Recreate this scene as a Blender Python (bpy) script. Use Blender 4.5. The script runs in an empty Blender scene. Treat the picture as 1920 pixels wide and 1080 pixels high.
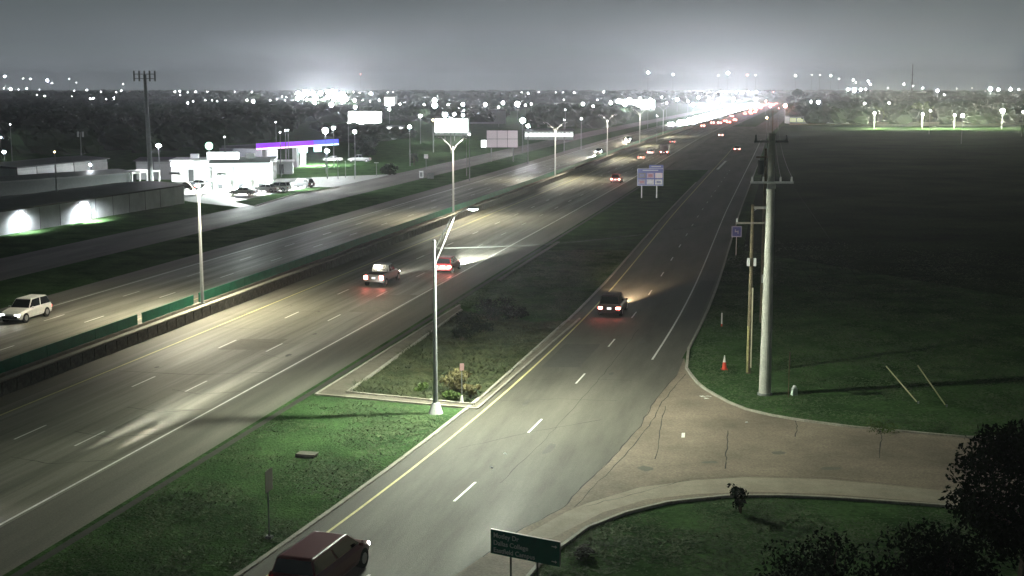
import bpy, bmesh, math, random
from mathutils import Vector, Matrix, noise as mnoise
random.seed(7)
S = bpy.context.scene
COL = S.collection
R = math.radians

# ---------------------------------------------------------------- camera
CAM_H, FPX, HOR = 18.2, 2500.0, 165.0
pitch = math.atan((540 - HOR) / FPX)
cd = bpy.data.cameras.new('camera'); cam = bpy.data.objects.new('camera', cd); COL.objects.link(cam)
cam.location = (0, 0, CAM_H); cam.rotation_euler = (math.pi / 2 - pitch, 0, 0)
cd.sensor_width = 36; cd.lens = 36 * FPX / 1920; cd.clip_start = 0.5; cd.clip_end = 12000
S.camera = cam
# ---------------------------------------------------------------- sky: light-polluted overcast before dawn
W = bpy.data.worlds.new('World'); S.world = W; W.use_nodes = True
wn = W.node_tree.nodes; wl = W.node_tree.links; wn.clear()
wo = wn.new('ShaderNodeOutputWorld'); bg = wn.new('ShaderNodeBackground')
tc = wn.new('ShaderNodeTexCoord'); sx = wn.new('ShaderNodeSeparateXYZ'); cr = wn.new('ShaderNodeValToRGB')
wl.new(tc.outputs['Generated'], sx.inputs[0]); wl.new(sx.outputs['Z'], cr.inputs[0])
wl.new(cr.outputs[0], bg.inputs[0]); wl.new(bg.outputs[0], wo.inputs[0])
ramp = [(0.0, (.25, .285, .30)), (0.012, (.20, .232, .25)), (0.03, (.145, .17, .182)), (0.065, (.094, .113, .118)),
        (0.16, (.055, .069, .07)), (0.5, (.025, .033, .031)), (1.0, (.015, .021, .019))]
while len(cr.color_ramp.elements) < len(ramp): cr.color_ramp.elements.new(0.5)
for e, (p, c) in zip(cr.color_ramp.elements, ramp): e.position = p; e.color = (*c, 1)
bg.inputs['Strength'].default_value = 1.0
# ---------------------------------------------------------------- film
S.view_settings.view_transform = 'Standard'; S.view_settings.look = 'None'
S.view_settings.exposure = 0; S.view_settings.gamma = 1
try: S.view_settings.use_curve_mapping = False
except Exception: pass
S.render.engine = 'CYCLES'
cy = S.cycles
cy.use_denoising = True
try: cy.denoiser = 'OPENIMAGEDENOISE'
except Exception: pass
cy.max_bounces = 4; cy.diffuse_bounces = 2; cy.glossy_bounces = 2; cy.volume_bounces = 0; cy.transmission_bounces = 2
cy.sample_clamp_indirect = 2.0; cy.sample_clamp_direct = 0.0
cy.use_light_tree = True; cy.caustics_reflective = False; cy.caustics_refractive = False

# ---------------------------------------------------------------- coordinates
ct, st_ = math.cos(pitch), math.sin(pitch)
def P(px, py, z=0.0):
    """ground point (or point at height z) behind a measured direction"""
    dx, dy = (px - 960) / FPX, (540 - py) / FPX
    d = (dx, ct + dy * st_, -st_ + dy * ct)
    t = (z - CAM_H) / d[2]
    return Vector((d[0] * t, d[1] * t, z))
def PZ(px, py, Y):
    """point at forward distance Y seen in direction px,py"""
    dx, dy = (px - 960) / FPX, (540 - py) / FPX
    d = (dx, ct + dy * st_, -st_ + dy * ct)
    t = Y / d[1]
    return Vector((d[0] * t, Y, CAM_H + d[2] * t))
def interp(y, T):
    if y <= T[0][0]:
        a, b = T[0], T[1]
    elif y >= T[-1][0]:
        a, b = T[-2], T[-1]
    else:
        for a, b in zip(T, T[1:]):
            if a[0] <= y <= b[0]: break
    return a[1] + (b[1] - a[1]) * (y - a[0]) / (b[0] - a[0])
GI = [(-80, -3.2), (54, 0), (87, .7), (115, 1.1), (155, 1.8), (184, 2.4), (279, 3.8), (420, 4.5), (500, 5.2), (600, 7.5), (800, 14), (1000, 20), (1300, 30), (1900, 45), (3500, 70)]
GF = [(-20, -26.6), (35, -19.9), (53.7, -17.4), (62.8, -16.4), (74, -15.6), (93, -14.65), (109, -14.2), (125, -14.0), (154, -13.95), (195, -13.9), (260, -13.3), (372, -12.2), (500, -11.2), (800, -2), (1300, 12), (1900, 27)]
def smooth(T, y, w=14):
    return sum(interp(y + k * w, T) for k in (-1, -.5, 0, .5, 1)) / 5
c11, s11 = math.cos(R(11)), math.sin(R(11))
def XI(u, y): return (u + smooth(GI, y) + y * s11) / c11      # interstate-parallel offset u at forward distance y
def XF(v, y): return (v + smooth(GF, y) + y * s11) / c11      # frontage road: v = 0 is its yellow line
def heading(f, u, y): return -math.atan2(f(u, y + 1) - f(u, y - 1), 2)   # z rotation for a local +Y forward object

# ---------------------------------------------------------------- materials
MATS = {}
def mat(name, col, rough=.8, noise=0.0, nscale=2.0, bump=0.0, bscale=20.0, metal=0.0, emit=None, stren=0.0, stretch=None, col2=None, spec=.5, rnoise=0.0):
    if name in MATS: return MATS[name]
    m = bpy.data.materials.new(name); m.use_nodes = True
    nt = m.node_tree; b = nt.nodes['Principled BSDF']
    b.inputs['Base Color'].default_value = (*col, 1); b.inputs['Roughness'].default_value = rough
    b.inputs['Metallic'].default_value = metal
    b.inputs['Specular IOR Level'].default_value = spec
    if emit:
        b.inputs['Emission Color'].default_value = (*emit, 1); b.inputs['Emission Strength'].default_value = stren
    if noise or bump or col2:
        t = nt.nodes.new('ShaderNodeTexCoord'); mp = nt.nodes.new('ShaderNodeMapping')
        nt.links.new(t.outputs['Object'], mp.inputs[0])
        if stretch:
            mp0 = nt.nodes.new('ShaderNodeMapping'); nt.links.new(t.outputs['Object'], mp0.inputs[0]); mp0.inputs['Rotation'].default_value = (0, 0, R(12.1))
            nt.links.new(mp0.outputs[0], mp.inputs[0]); mp.inputs['Scale'].default_value = stretch
    if noise or col2:
        n = nt.nodes.new('ShaderNodeTexNoise'); n.inputs['Scale'].default_value = nscale; n.inputs['Detail'].default_value = 6; n.inputs['Roughness'].default_value = .65
        nt.links.new(mp.outputs[0], n.inputs['Vector'])
        r = nt.nodes.new('ShaderNodeValToRGB')
        c2 = col2 if col2 else tuple(c * (1 + noise) for c in col)
        c1 = tuple(c * (1 - noise) for c in col)
        r.color_ramp.elements[0].position = .32; r.color_ramp.elements[0].color = (*c1, 1)
        r.color_ramp.elements[1].position = .68; r.color_ramp.elements[1].color = (*c2, 1)
        nt.links.new(n.outputs[0], r.inputs[0])
        n3 = nt.nodes.new('ShaderNodeTexNoise'); n3.inputs['Scale'].default_value = bscale * .6; n3.inputs['Detail'].default_value = 3
        nt.links.new(t.outputs['Object'], n3.inputs['Vector'])
        mr = nt.nodes.new('ShaderNodeMapRange'); mr.inputs[1].default_value = .3; mr.inputs[2].default_value = .7
        mr.inputs[3].default_value = 1 - noise * .8; mr.inputs[4].default_value = 1 + noise * .8
        nt.links.new(n3.outputs[0], mr.inputs[0])
        mx = nt.nodes.new('ShaderNodeVectorMath'); mx.operation = 'SCALE'
        nt.links.new(r.outputs[0], mx.inputs[0]); nt.links.new(mr.outputs[0], mx.inputs['Scale'])
        nt.links.new(mx.outputs[0], b.inputs['Base Color'])
        if rnoise:
            m2 = nt.nodes.new('ShaderNodeMapRange'); m2.inputs[1].default_value = .3; m2.inputs[2].default_value = .7
            m2.inputs[3].default_value = rough + rnoise; m2.inputs[4].default_value = rough - rnoise
            nt.links.new(n.outputs[0], m2.inputs[0]); nt.links.new(m2.outputs[0], b.inputs['Roughness'])
    if bump:
        n2 = nt.nodes.new('ShaderNodeTexNoise'); n2.inputs['Scale'].default_value = bscale; n2.inputs['Detail'].default_value = 5
        nt.links.new(mp.outputs[0] if not stretch else t.outputs['Object'], n2.inputs['Vector'])
        bp = nt.nodes.new('ShaderNodeBump'); bp.inputs['Strength'].default_value = bump; bp.inputs['Distance'].default_value = .08
        nt.links.new(n2.outputs[0], bp.inputs['Height']); nt.links.new(bp.outputs[0], b.inputs['Normal'])
    MATS[name] = m
    return m
def em(name, col, s): return mat(name, tuple(c * .5 for c in col), .6, emit=col, stren=s)

M_grass = mat('grass_ground', (.040, .090, .034), .95, noise=.4, nscale=.3, bump=1.0, bscale=7, col2=(.078, .14, .055), spec=0.0)
M_dirt = mat('dirt_and_weeds', (.028, .045, .018), .95, noise=.4, nscale=.6, bump=.8, bscale=5, col2=(.07, .072, .038), spec=.05)
M_conc = mat('worn_concrete_pavement', (.12, .116, .092), .55, noise=.22, nscale=.9, bump=.12, bscale=30, stretch=(1, .03, 1), col2=(.225, .215, .17), rnoise=.13)
M_should = mat('shoulder_concrete', (.12, .115, .09), .7, noise=.25, nscale=.5, bump=.2, bscale=20, stretch=(1, .05, 1), col2=(.18, .17, .14))
M_asph = mat('worn_asphalt', (.066, .062, .050), .7, noise=.18, nscale=.35, bump=.25, bscale=25, stretch=(1, .12, 1), col2=(.115, .107, .086), rnoise=.08)
M_side = mat('side_road_concrete', (.17, .135, .10), .8, noise=.3, nscale=.18, bump=.2, bscale=15, col2=(.27, .218, .165))
M_curb = mat('curb_concrete', (.33, .31, .26), .8, noise=.2, nscale=1.5, bump=.2)
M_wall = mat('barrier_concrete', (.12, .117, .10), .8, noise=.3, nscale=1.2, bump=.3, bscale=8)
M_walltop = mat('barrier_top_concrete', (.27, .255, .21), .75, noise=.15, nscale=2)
M_green = mat('green_screen_plastic', (.010, .15, .085), .5, noise=.25, nscale=.6)
M_white = mat('white_road_paint', (.78, .78, .74), .6, noise=.12, nscale=3)
M_yellow = mat('yellow_road_paint', (.62, .56, .26), .6, noise=.15, nscale=2)
M_crack = mat('tar_crack', (.018, .017, .014), .8)
M_gal = mat('galvanised_steel', (.52, .54, .54), .45, noise=.1, nscale=4, metal=.35)
M_galdk = mat('dull_steel', (.22, .23, .23), .6, noise=.15, nscale=4, metal=.2)
M_pole = mat('grey_steel_monopole', (.42, .42, .38), .6, noise=.15, nscale=1.5, bump=.05)
M_wood = mat('utility_pole_wood', (.17, .14, .09), .9, noise=.3, nscale=3, bump=.3)
M_black = mat('black_rubber', (.012, .012, .012), .8)
M_glass = mat('tinted_glass', (.012, .014, .016), .08, spec=.8)
M_chrome = mat('rim_metal', (.45, .45, .45), .3, metal=.8)
M_head = em('headlight_glow', (1, .97, .92), 60)
M_tail = em('tail_light_glow', (1, .09, .06), 9)
M_plate = mat('white_plate', (.75, .75, .75), .5)
M_trunk = mat('tree_bark', (.06, .045, .03), .9, noise=.3, nscale=4)
M_leafd = mat('dark_leaves', (.010, .020, .008), .8, noise=.5, nscale=.8, spec=.2)  # darkened leaf colour holding the shade of unlit foliage
M_leafn = mat('painted_shade_leaves', (.007, .014, .006), .9, noise=.5, nscale=.8, spec=.05)  # shade on the near trees is put into the leaf colour
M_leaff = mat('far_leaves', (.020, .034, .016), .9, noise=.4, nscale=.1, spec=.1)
M_leafl = mat('painted_lit_leaves', (.07, .11, .03), .8, noise=.4, nscale=1.2, spec=.2)  # lighter leaf copy with lamplight put into the colour
M_leafy = mat('dry_shrub_leaves', (.13, .115, .055), .85, noise=.4, nscale=2, spec=.2)

# ---------------------------------------------------------------- mesh builder
class MB:
    def __init__(s): s.v = []; s.f = []; s.m = []; s.cur = 0
    def add(s, vs, fs):
        o = len(s.v); s.v += [tuple(v) for v in vs]
        for f in fs: s.f.append(tuple(i + o for i in f)); s.m.append(s.cur)
        return s
    def box(s, c, d, rz=0.0, taper=1.0):
        x, y, z = d[0] / 2, d[1] / 2, d[2] / 2; a, b = math.cos(rz), math.sin(rz); vs = []
        for k, t in ((-z, 1), (z, taper)):
            for i, j in ((-x, -y), (x, -y), (x, y), (-x, y)):
                i, j = i * t, j * t
                vs.append((c[0] + i * a - j * b, c[1] + i * b + j * a, c[2] + k))
        return s.add(vs, [(3, 2, 1, 0), (4, 5, 6, 7), (0, 1, 5, 4), (1, 2, 6, 5), (2, 3, 7, 6), (3, 0, 4, 7)])
    def tube(s, p0, p1, r0, r1=None, n=8, caps=True):
        p0, p1 = Vector(p0), Vector(p1); r1 = r0 if r1 is None else r1
        d = (p1 - p0).normalized(); up = Vector((0, 0, 1)) if abs(d.z) < .9 else Vector((1, 0, 0))
        a = d.cross(up).normalized(); b = d.cross(a); vs = []
        for p, r in ((p0, r0), (p1, r1)):
            for k in range(n):
                t = 2 * math.pi * k / n; vs.append(p + a * (r * math.cos(t)) + b * (r * math.sin(t)))
        fs = [(k, (k + 1) % n, n + (k + 1) % n, n + k) for k in range(n)]
        if caps: fs += [tuple(range(n))[::-1], tuple(range(n, 2 * n))]
        return s.add(vs, fs)
    def path(s, pts, r, n=6):
        for a, b in zip(pts, pts[1:]): s.tube(a, b, r, r, n)
        return s
    def ball(s, c, r, n=8, m=5, sz=1.0):
        vs = [(c[0], c[1], c[2] + r * sz)]
        for i in range(1, m):
            t = math.pi * i / m
            for k in range(n):
                a = 2 * math.pi * k / n; vs.append((c[0] + r * math.sin(t) * math.cos(a), c[1] + r * math.sin(t) * math.sin(a), c[2] + r * sz * math.cos(t)))
        vs.append((c[0], c[1], c[2] - r * sz)); fs = []
        for k in range(n): fs.append((0, 1 + k, 1 + (k + 1) % n))
        for i in range(m - 2):
            o = 1 + i * n
            for k in range(n): fs.append((o + k, o + n + k, o + n + (k + 1) % n, o + (k + 1) % n))
        o = 1 + (m - 2) * n; e = len(vs) - 1
        for k in range(n): fs.append((e, o + (k + 1) % n, o + k))
        return s.add(vs, fs)
    def quad(s, a, b, c, d): return s.add([a, b, c, d], [(0, 1, 2, 3)])
    def ribbon(s, L, Rr):
        """strip between two equally long point lists"""
        n = len(L); return s.add(list(L) + list(Rr), [(i, n + i, n + i + 1, i + 1) for i in range(n - 1)])
    def loft(s, rings, caps=True):
        n = len(rings[0]); vs = [p for r in rings for p in r]; fs = []
        for i in range(len(rings) - 1):
            for k in range(n): fs.append((i * n + k, i * n + (k + 1) % n, (i + 1) * n + (k + 1) % n, (i + 1) * n + k))
        if caps: fs += [tuple(range(n))[::-1], tuple(range((len(rings) - 1) * n, len(rings) * n))]
        return s.add(vs, fs)
    def build(s, name, mats, parent=None, loc=None, smooth=False):
        me = bpy.data.meshes.new(name); me.from_pydata(s.v, [], s.f)
        if not isinstance(mats, (list, tuple)): mats = [mats]
        for m in mats: me.materials.append(m)
        if len(mats) > 1: me.polygons.foreach_set('material_index', s.m)
        if smooth: me.polygons.foreach_set('use_smooth', [True] * len(me.polygons))
        me.update()
        o = bpy.data.objects.new(name, me); COL.objects.link(o)
        if loc is not None: o.location = loc
        if parent is not None: o.parent = parent
        return o
def tag(o, label=None, cat=None, group=None, kind=None):
    if label: o['label'] = label
    if cat: o['category'] = cat
    if group: o['group'] = group
    if kind: o['kind'] = kind
    return o
def empty(name, loc, rz=0, label=None, cat=None, group=None):
    o = bpy.data.objects.new(name, None); COL.objects.link(o); o.location = loc; o.rotation_euler = (0, 0, rz)
    o.empty_display_size = .3
    return tag(o, label, cat, group)
KIDS = {}
def copy_tree(o, parent=None):
    c = o.copy(); COL.objects.link(c)
    if parent is not None: c.parent = parent
    for ch in o.children: copy_tree(ch, c)
    return c
def poly(name, pts, z, m, kind='structure'):
    bm = bmesh.new(); vs = [bm.verts.new((p[0], p[1], z)) for p in pts]; f = bm.faces.new(vs)
    if f.normal.z < 0: f.normal_flip()
    bm.normal_update()
    if f.normal.z < 0: f.normal_flip()
    bmesh.ops.triangulate(bm, faces=[f], ngon_method='EAR_CLIP')
    me = bpy.data.meshes.new(name); bm.to_mesh(me); bm.free(); me.materials.append(m)
    o = bpy.data.objects.new(name, me); COL.objects.link(o)
    if kind: o['kind'] = kind
    return o
def light(kind, loc, power, col, parent=None, rot=None, size=.3, angle=140, blend=.6, target=None, name='lamp_light'):
    l = bpy.data.lights.new(name, kind); l.energy = power; l.color = col
    if kind == 'SPOT': l.spot_size = R(angle); l.spot_blend = blend
    l.shadow_soft_size = size
    o = bpy.data.objects.new(name, l); COL.objects.link(o); o.location = loc
    if rot is not None: o.rotation_euler = rot
    if target is not None:
        d = Vector(target) - Vector(loc); o.rotation_euler = d.to_track_quat('-Z', 'Y').to_euler()
    if parent is not None: o.parent = parent
    return o

def yl(a, b, step=10.0):
    n = max(1, int(round(abs(b - a) / step))); return [a + (b - a) * i / n for i in range(n + 1)]
def yfar(a, b):
    out = [a]; s = 6
    while out[-1] < b:
        s = 6 if out[-1] < 250 else (15 if out[-1] < 600 else 40); out.append(min(b, out[-1] + s))
    return out
def strip(name, f, u0, u1, a, b, z, m, kind='structure', parent=None):
    ys = yfar(a, b); mb = MB().ribbon([(f(u0, y), y, z) for y in ys], [(f(u1, y), y, z) for y in ys])
    o = mb.build(name, m, parent)
    if kind: o['kind'] = kind
    return o
def PL(lst, z=0): return [P(x, y, z) for x, y in lst]
def inside(x, y, pg):
    c = False; n = len(pg)
    for i in range(n):
        x1, y1 = pg[i][0], pg[i][1]; x2, y2 = pg[i - 1][0], pg[i - 1][1]
        if (y1 > y) != (y2 > y) and x < (x2 - x1) * (y - y1) / (y2 - y1) + x1: c = not c
    return c

# ================================================================ SETTING
# ground: one sheet to the horizon
mb = MB(); mb.quad((-7000, -300, 0), (7000, -300, 0), (7000, 11000, 0), (-7000, 11000, 0))
mb.build('ground', M_grass)['kind'] = 'structure'
M_field = mat('unlit_rough_grass', (.014, .042, .014), .95, noise=.45, nscale=.06, bump=1, bscale=4, col2=(.034, .062, .024), spec=0.0)  # darker grass copy, the unlit field's lack of light put into its colour
poly('field', [(XF(11, 150), 150), (50, 105), (80, 80), (900, 80), (900, 660)] + [(XF(11, y), y) for y in (655, 560, 480, 400, 320, 250, 200, 170)], .006, M_field)
Z1, Z2, Z3 = .012, .020, .028
fw = strip('freeway_outbound', XI, -43.6, -31.2, -30, 1900, Z2, M_conc)
strip('freeway_shoulder', XI, -31.2, -27.9, -30, 1900, Z1, M_should)
strip('freeway_inner_shoulder', XI, -45.2, -43.6, -30, 1900, Z1, M_should)
fl = strip('freeway_inbound', XI, -60.6, -49.6, -30, 1900, Z2, M_conc)
strip('freeway_inbound_shoulder', XI, -63.8, -60.6, -30, 1900, Z1, M_should)
strip('freeway_inbound_inner_shoulder', XI, -49.6, -46.9, -30, 1900, Z1, M_should)
lf = strip('left_frontage_road', XI, -83.0, -73.2, -30, 1500, Z1, M_asph)
fr = strip('frontage_road', XF, -1.0, 9.3, -20, 1300, Z2, M_asph)
# pavement of the slip road that joins frontage road and freeway far ahead
mb = MB(); ys = yl(300, 640, 20)
mb.ribbon([(XI(-31.0, y) + 0 * y, y, .004) for y in ys], [(XF(.2, y), y, .004) for y in ys])
mb.build('slip_road', M_asph)['kind'] = 'structure'
# side road
north = [(1283, 672), (1287, 692), (1308, 720), (1340, 742), (1400, 770), (1500, 790), (1600, 803), (1700, 812), (1810, 822)]
south = [(990, 1085), (1052, 1028), (1100, 993), (1170, 965), (1250, 945), (1360, 933), (1460, 932), (1560, 936), (1690, 945), (1800, 953)]
seam = [(845, 1085), (905, 1045), (970, 998), (1056, 953), (1090, 915), (1150, 858), (1200, 800), (1225, 755), (1270, 703)]
Nn, Ss, Se = PL(north), PL(south), PL(seam)
Nn.append(Vector((60, 66, 0))); Ss.append(Vector((60, 56, 0)))
Ss0 = Vector((1.2, 44, 0)); Se0 = Vector((-2.5, 44, 0))
pg_side = [Se0] + Se + Nn + Ss[::-1] + [Ss0]
poly('side_road', pg_side, Z3, M_side)
# asphalt apron between travelled way and seam
pg_ap = [(XF(9.0, 88), 88), *[(XF(6, y), y) for y in (80, 70, 60, 50)], (-3.5, 44), *[(p.x, p.y) for p in [Se0] + Se], (Nn[0].x, Nn[0].y)]
poly('road_apron', pg_ap, .0222, M_asph)
# gutter band of lighter concrete along the south of the side road
bandN = PL([(975, 1010), (1060, 962), (1100, 945), (1200, 915), (1300, 902), (1400, 896), (1550, 900), (1700, 914), (1800, 925)])
bandS = PL([(1035, 1010), (1085, 985), (1130, 962), (1210, 938), (1300, 928), (1400, 923), (1550, 927), (1700, 939), (1800, 948)])
MB().ribbon([(p.x, p.y, .033) for p in bandN], [(p.x, p.y, .033) for p in bandS]).build('gutter', mat('gutter_concrete', (.30, .26, .20), .8, noise=.15, nscale=.8))['kind'] = 'structure'

def curb(name, pts, w=.16, h=.13, m=M_curb, label=None):
    mb = MB(); L = []; Rr = []
    for i, p in enumerate(pts):
        a = pts[max(0, i - 1)]; b = pts[min(len(pts) - 1, i + 1)]; d = (Vector(b[:2]) - Vector(a[:2])).normalized(); n = Vector((-d.y, d.x))
        L.append((p[0] + n.x * w / 2, p[1] + n.y * w / 2)); Rr.append((p[0] - n.x * w / 2, p[1] - n.y * w / 2))
    rings = [[(l[0], l[1], 0), (l[0], l[1], h), (r[0], r[1], h), (r[0], r[1], 0)] for l, r in zip(L, Rr)]
    mb.loft(rings); o = mb.build(name, m); o['kind'] = 'structure'; return o
def resample(pts, step=1.5):
    # catmull-rom through pts
    out = []; n = len(pts); V = [Vector((p[0], p[1])) for p in pts]
    for i in range(n - 1):
        p0 = V[max(0, i - 1)]; p1 = V[i]; p2 = V[i + 1]; p3 = V[min(n - 1, i + 2)]
        k = max(1, int((p2 - p1).length / step))
        for j in range(k):
            t = j / k
            q = .5 * ((2 * p1) + (-p0 + p2) * t + (2 * p0 - 5 * p1 + 4 * p2 - p3) * t * t + (-p0 + 3 * p1 - 3 * p2 + p3) * t ** 3); out.append((q.x, q.y))
    out.append((V[-1].x, V[-1].y)); return out
curb('curb', [(XF(9.4, y), y) for y in yl(340, 92, 6)] + resample(Nn[1:]), .18, .13)
curb('curb', resample([Ss0] + Ss), .16, .13)
curb('curb', [(XF(-1.1, y), y) for y in yl(20, 260, 6)], .22, .08)

# ---- road paint, each dash its own piece
def dash_mesh(L=3.05, w=.11):
    return MB().quad((-w / 2, -L / 2, 0), (w / 2, -L / 2, 0), (w / 2, L / 2, 0), (-w / 2, L / 2, 0))
dproto = dash_mesh(3.05, .12).build('lane_dash', M_white, fw); dproto_used = False
def dashes(f, u, a0, step, ymax, parent, z, ymin=20):
    global dproto_used
    y = a0
    while y - step > ymin: y -= step
    while y < ymax:
        if not dproto_used: o = dproto; dproto_used = True
        else: o = dproto.copy(); COL.objects.link(o)
        o.parent = parent; o.location = (f(u, y), y, z); o.rotation_euler = (0, 0, heading(f, u, y)); y += step
dashes(XI, -35.0, 105.2, 12.4, 420, fw, Z2 + .005)
dashes(XI, -38.8, 106.5, 12.4, 420, fw, Z2 + .005)
dashes(XI, -53.5, 104.5, 12.5, 330, fl, Z2 + .005)
dashes(XI, -57.0, 105.2, 12.5, 330, fl, Z2 + .005)
dashes(XF, 3.7, 58.7, 11.95, 300, fr, Z2 + .005)
strip('edge_line', XI, -31.52, -31.38, -20, 1300, Z2 + .005, M_white, None, fw)
strip('edge_line', XI, -42.62, -42.48, -20, 1300, Z2 + .005, M_yellow, None, fw)
strip('edge_line', XI, -60.25, -60.13, -20, 900, Z2 + .005, M_white, None, fl)
strip('edge_line', XI, -50.1, -49.98, -20, 900, Z2 + .005, M_yellow, None, fl)
strip('edge_line', XF, -.07, .07, -10, 420, Z2 + .005, M_yellow, None, fr)
strip('edge_line', XF, 7.28, 7.42, 88.5, 480, Z2 + .005, M_white, None, fr)
# gore paint on the slip road
g0, g1 = P(1345, 318), P(1361, 302)
dd = (g1 - g0).normalized(); nn = Vector((-dd.y, dd.x, 0)) * .28
MB().quad(g0 - nn + Vector((0, 0, .03)), g1 - nn + Vector((0, 0, .03)), g1 + nn + Vector((0, 0, .03)), g0 + nn + Vector((0, 0, .03))).build('gore_line', M_white, fr)
# cracks and joints, dark thin sheets with ragged edges
def crack(pts, w, z, parent, name='crack'):
    mb = MB(); q = []
    for a, b in zip(pts, pts[1:]):
        for j in range(6):
            t = j / 6; q.append((a[0] + (b[0] - a[0]) * t + random.uniform(-.06, .06), a[1] + (b[1] - a[1]) * t + random.uniform(-.06, .06)))
    q.append(pts[-1][:2]); L = []; Rr = []
    for i, p in enumerate(q):
        a = Vector(q[max(0, i - 1)]); b = Vector(q[min(len(q) - 1, i + 1)]); d = (b - a).normalized(); ww = w * random.uniform(.5, 1.3) / 2
        L.append((p[0] - d.y * ww, p[1] + d.x * ww, z)); Rr.append((p[0] + d.y * ww, p[1] - d.x * ww, z))
    return mb.ribbon(L, Rr).build(name, M_crack, parent)
sr = bpy.data.objects['side_road']
for q in ([(1248, 762), (1240, 800), (1228, 862)], [(1365, 808), (1362, 850), (1360, 880)], [(1492, 788), (1496, 800), (1491, 820)], [(1650, 808), (1653, 825), (1649, 860)],
          [(1100, 990 - 40), (1200, 925), (1290, 900), (1400, 893), (1550, 897), (1700, 912)]):
    crack(PL(q), .055 if len(q) < 4 else .03, Z3 + .007, sr)
crack(Se[1:], .06, Z3 + .007, sr); crack([p + Vector((.55, .1, 0)) for p in Se[3:]], .05, Z3 + .007, sr)
for y, a, b, w in ((84.5, -31.6, -42, .07), (79, -31.6, -36, .05), (74.5, -31.6, -36.5, .06), (69, -31.6, -36.5, .05), (95, -31.6, -38, .035), (108.5, -43, -36, .05), (101, -43, -36.5, .04), (90, -31.6, -35, .04), (64, -31.6, -37, .05), (143, -42, -32, .05), (160, -42, -32, .05)):
    crack([(XI(a, y), y), (XI((a + b) / 2, y - .8), y - .8), (XI(b, y + .4), y + .4)], w, Z2 + .007, fw)
crack([(XF(1, 66), 66), (XF(4, 69.5), 69.5), (XF(7, 72), 72)], .05, Z2 + .007, fr)
def stain(name, x, y, w, l, rz, z, col, parent):
    mb = MB(); n = 12; vs = [(x, y, z)]
    for k in range(n):
        a = 2 * math.pi * k / n; q = random.uniform(.7, 1.15); dx, dy = w * q * math.cos(a), l * q * math.sin(a)
        vs.append((x + dx * math.cos(rz) - dy * math.sin(rz), y + dx * math.sin(rz) + dy * math.cos(rz), z))
    mb.add(vs, [(0, 1 + k, 1 + (k + 1) % n) for k in range(n)]); return mb.build(name, mat('%s_mat_%d' % (name, int(col[0] * 1000)), col, .6, noise=.2), parent)
for u_, y_, w_, l_ in ((-37.2, 108, .12, .2), (-40.5, 111, .1, .15), (-34, 98, .15, .3), (-36.5, 117, .12, .2), (-33, 90, .2, .5), (-40, 86, .15, .3)): stain('oil_stain', XI(u_, y_), y_, w_, l_, -.2, Z2 + .009, (.03, .028, .022), fw)
for v_, y_, w_, l_ in ((5.6, 66, .25, 1.2), (1.9, 76, .2, .9), (5.4, 84, .15, .5), (5.8, 95, .2, .8)): stain('oil_stain', XF(v_, y_), y_, w_, l_, -.25, Z2 + .009, (.05, .047, .04), fr)
for px, py, w_, l_ in ((1330, 868, .5, .25), (1460, 850, .4, .3), (1210, 880, .35, .5), (1560, 880, .6, .3)):
    q_ = P(px, py); stain('oil_stain', q_.x, q_.y, w_, l_, .2, Z3 + .009, (.09, .078, .06), sr)
def patch(f, u0, u1, y0, y1, z, col, parent):
    MB().quad((f(u0, y0), y0, z), (f(u1, y0), y0, z), (f(u1, y1), y1, z), (f(u0, y1), y1, z)).build('repair_patch', mat('repair_patch_%d' % int(col[0] * 1000), col, .75, noise=.15, bump=.2), parent)
patch(XF, .5, 3.0, 86, 94, Z2 + .004, (.066, .064, .055), fr); patch(XF, 7.7, 9.1, 104, 126, Z2 + .004, (.06, .058, .05), fr)
patch(XI, -34.8, -31.7, 70, 74.4, Z2 + .004, (.15, .145, .115), fw); patch(XI, -38.6, -35.2, 92, 96, Z2 + .004, (.14, .135, .105), fw); patch(XI, -34.8, -31.7, 108, 117, Z2 + .004, (.16, .15, .12), fw)
for y in (76.5, 82, 97, 112, 128): crack([(XF(.3, y), y), (XF(3.6, y + .5), y + .5), (XF(7, y), y)], .035, Z2 + .007, fr)
crack([(XF(4.9, y), y) for y in (60, 66, 72, 80, 88, 100)], .03, Z2 + .007, fr)

# ---- grass-edged concrete island between the roads
iso = PL([(592, 741), (895, 768), (1087, 598), (998, 598), (862, 573)])
isi = PL([(652, 738), (888, 761), (1062, 604), (1000, 606), (866, 583)])
poly('island_bed', isi, .03, M_dirt)
mb = MB(); n = len(iso)
for i in range(n):
    a, b, c, d = iso[i], iso[(i + 1) % n], isi[(i + 1) % n], isi[i]
    if i == 3 or i == 2: continue
    h = .07
    mb.loft([[(a.x, a.y, 0), (a.x, a.y, h), (d.x, d.y, h), (d.x, d.y, 0)], [(b.x, b.y, 0), (b.x, b.y, h), (c.x, c.y, h), (c.x, c.y, 0)]])
mb.build('island_kerb', mat('stained_concrete', (.14, .125, .095), .85, noise=.3, nscale=.7, bump=.2))['kind'] = 'structure'
# raised lips on the bed edge
for i, j in ((4, 0), (0, 1), (1, 2)): curb('island_lip', resample([isi[i], isi[j]], 3), .18, .15 + .003 * i, M_curb)
for i, j in ((4, 0), (0, 1), (1, 2)): curb('island_lip', resample([iso[i], iso[j]], 3), .14, .10 + .003 * i, M_curb)
# darker drainage strip and mow edge along the outbound shoulder
strip('shoulder_gutter', XI, -27.6, -27.2, 40, 330, .02, mat('dark_gutter', (.035, .033, .026), .7, noise=.3, nscale=2))
curb('drain_kerb', [(XI(-26.6, y), y) for y in yl(126, 158, 3)], .35, .1, M_should)

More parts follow.
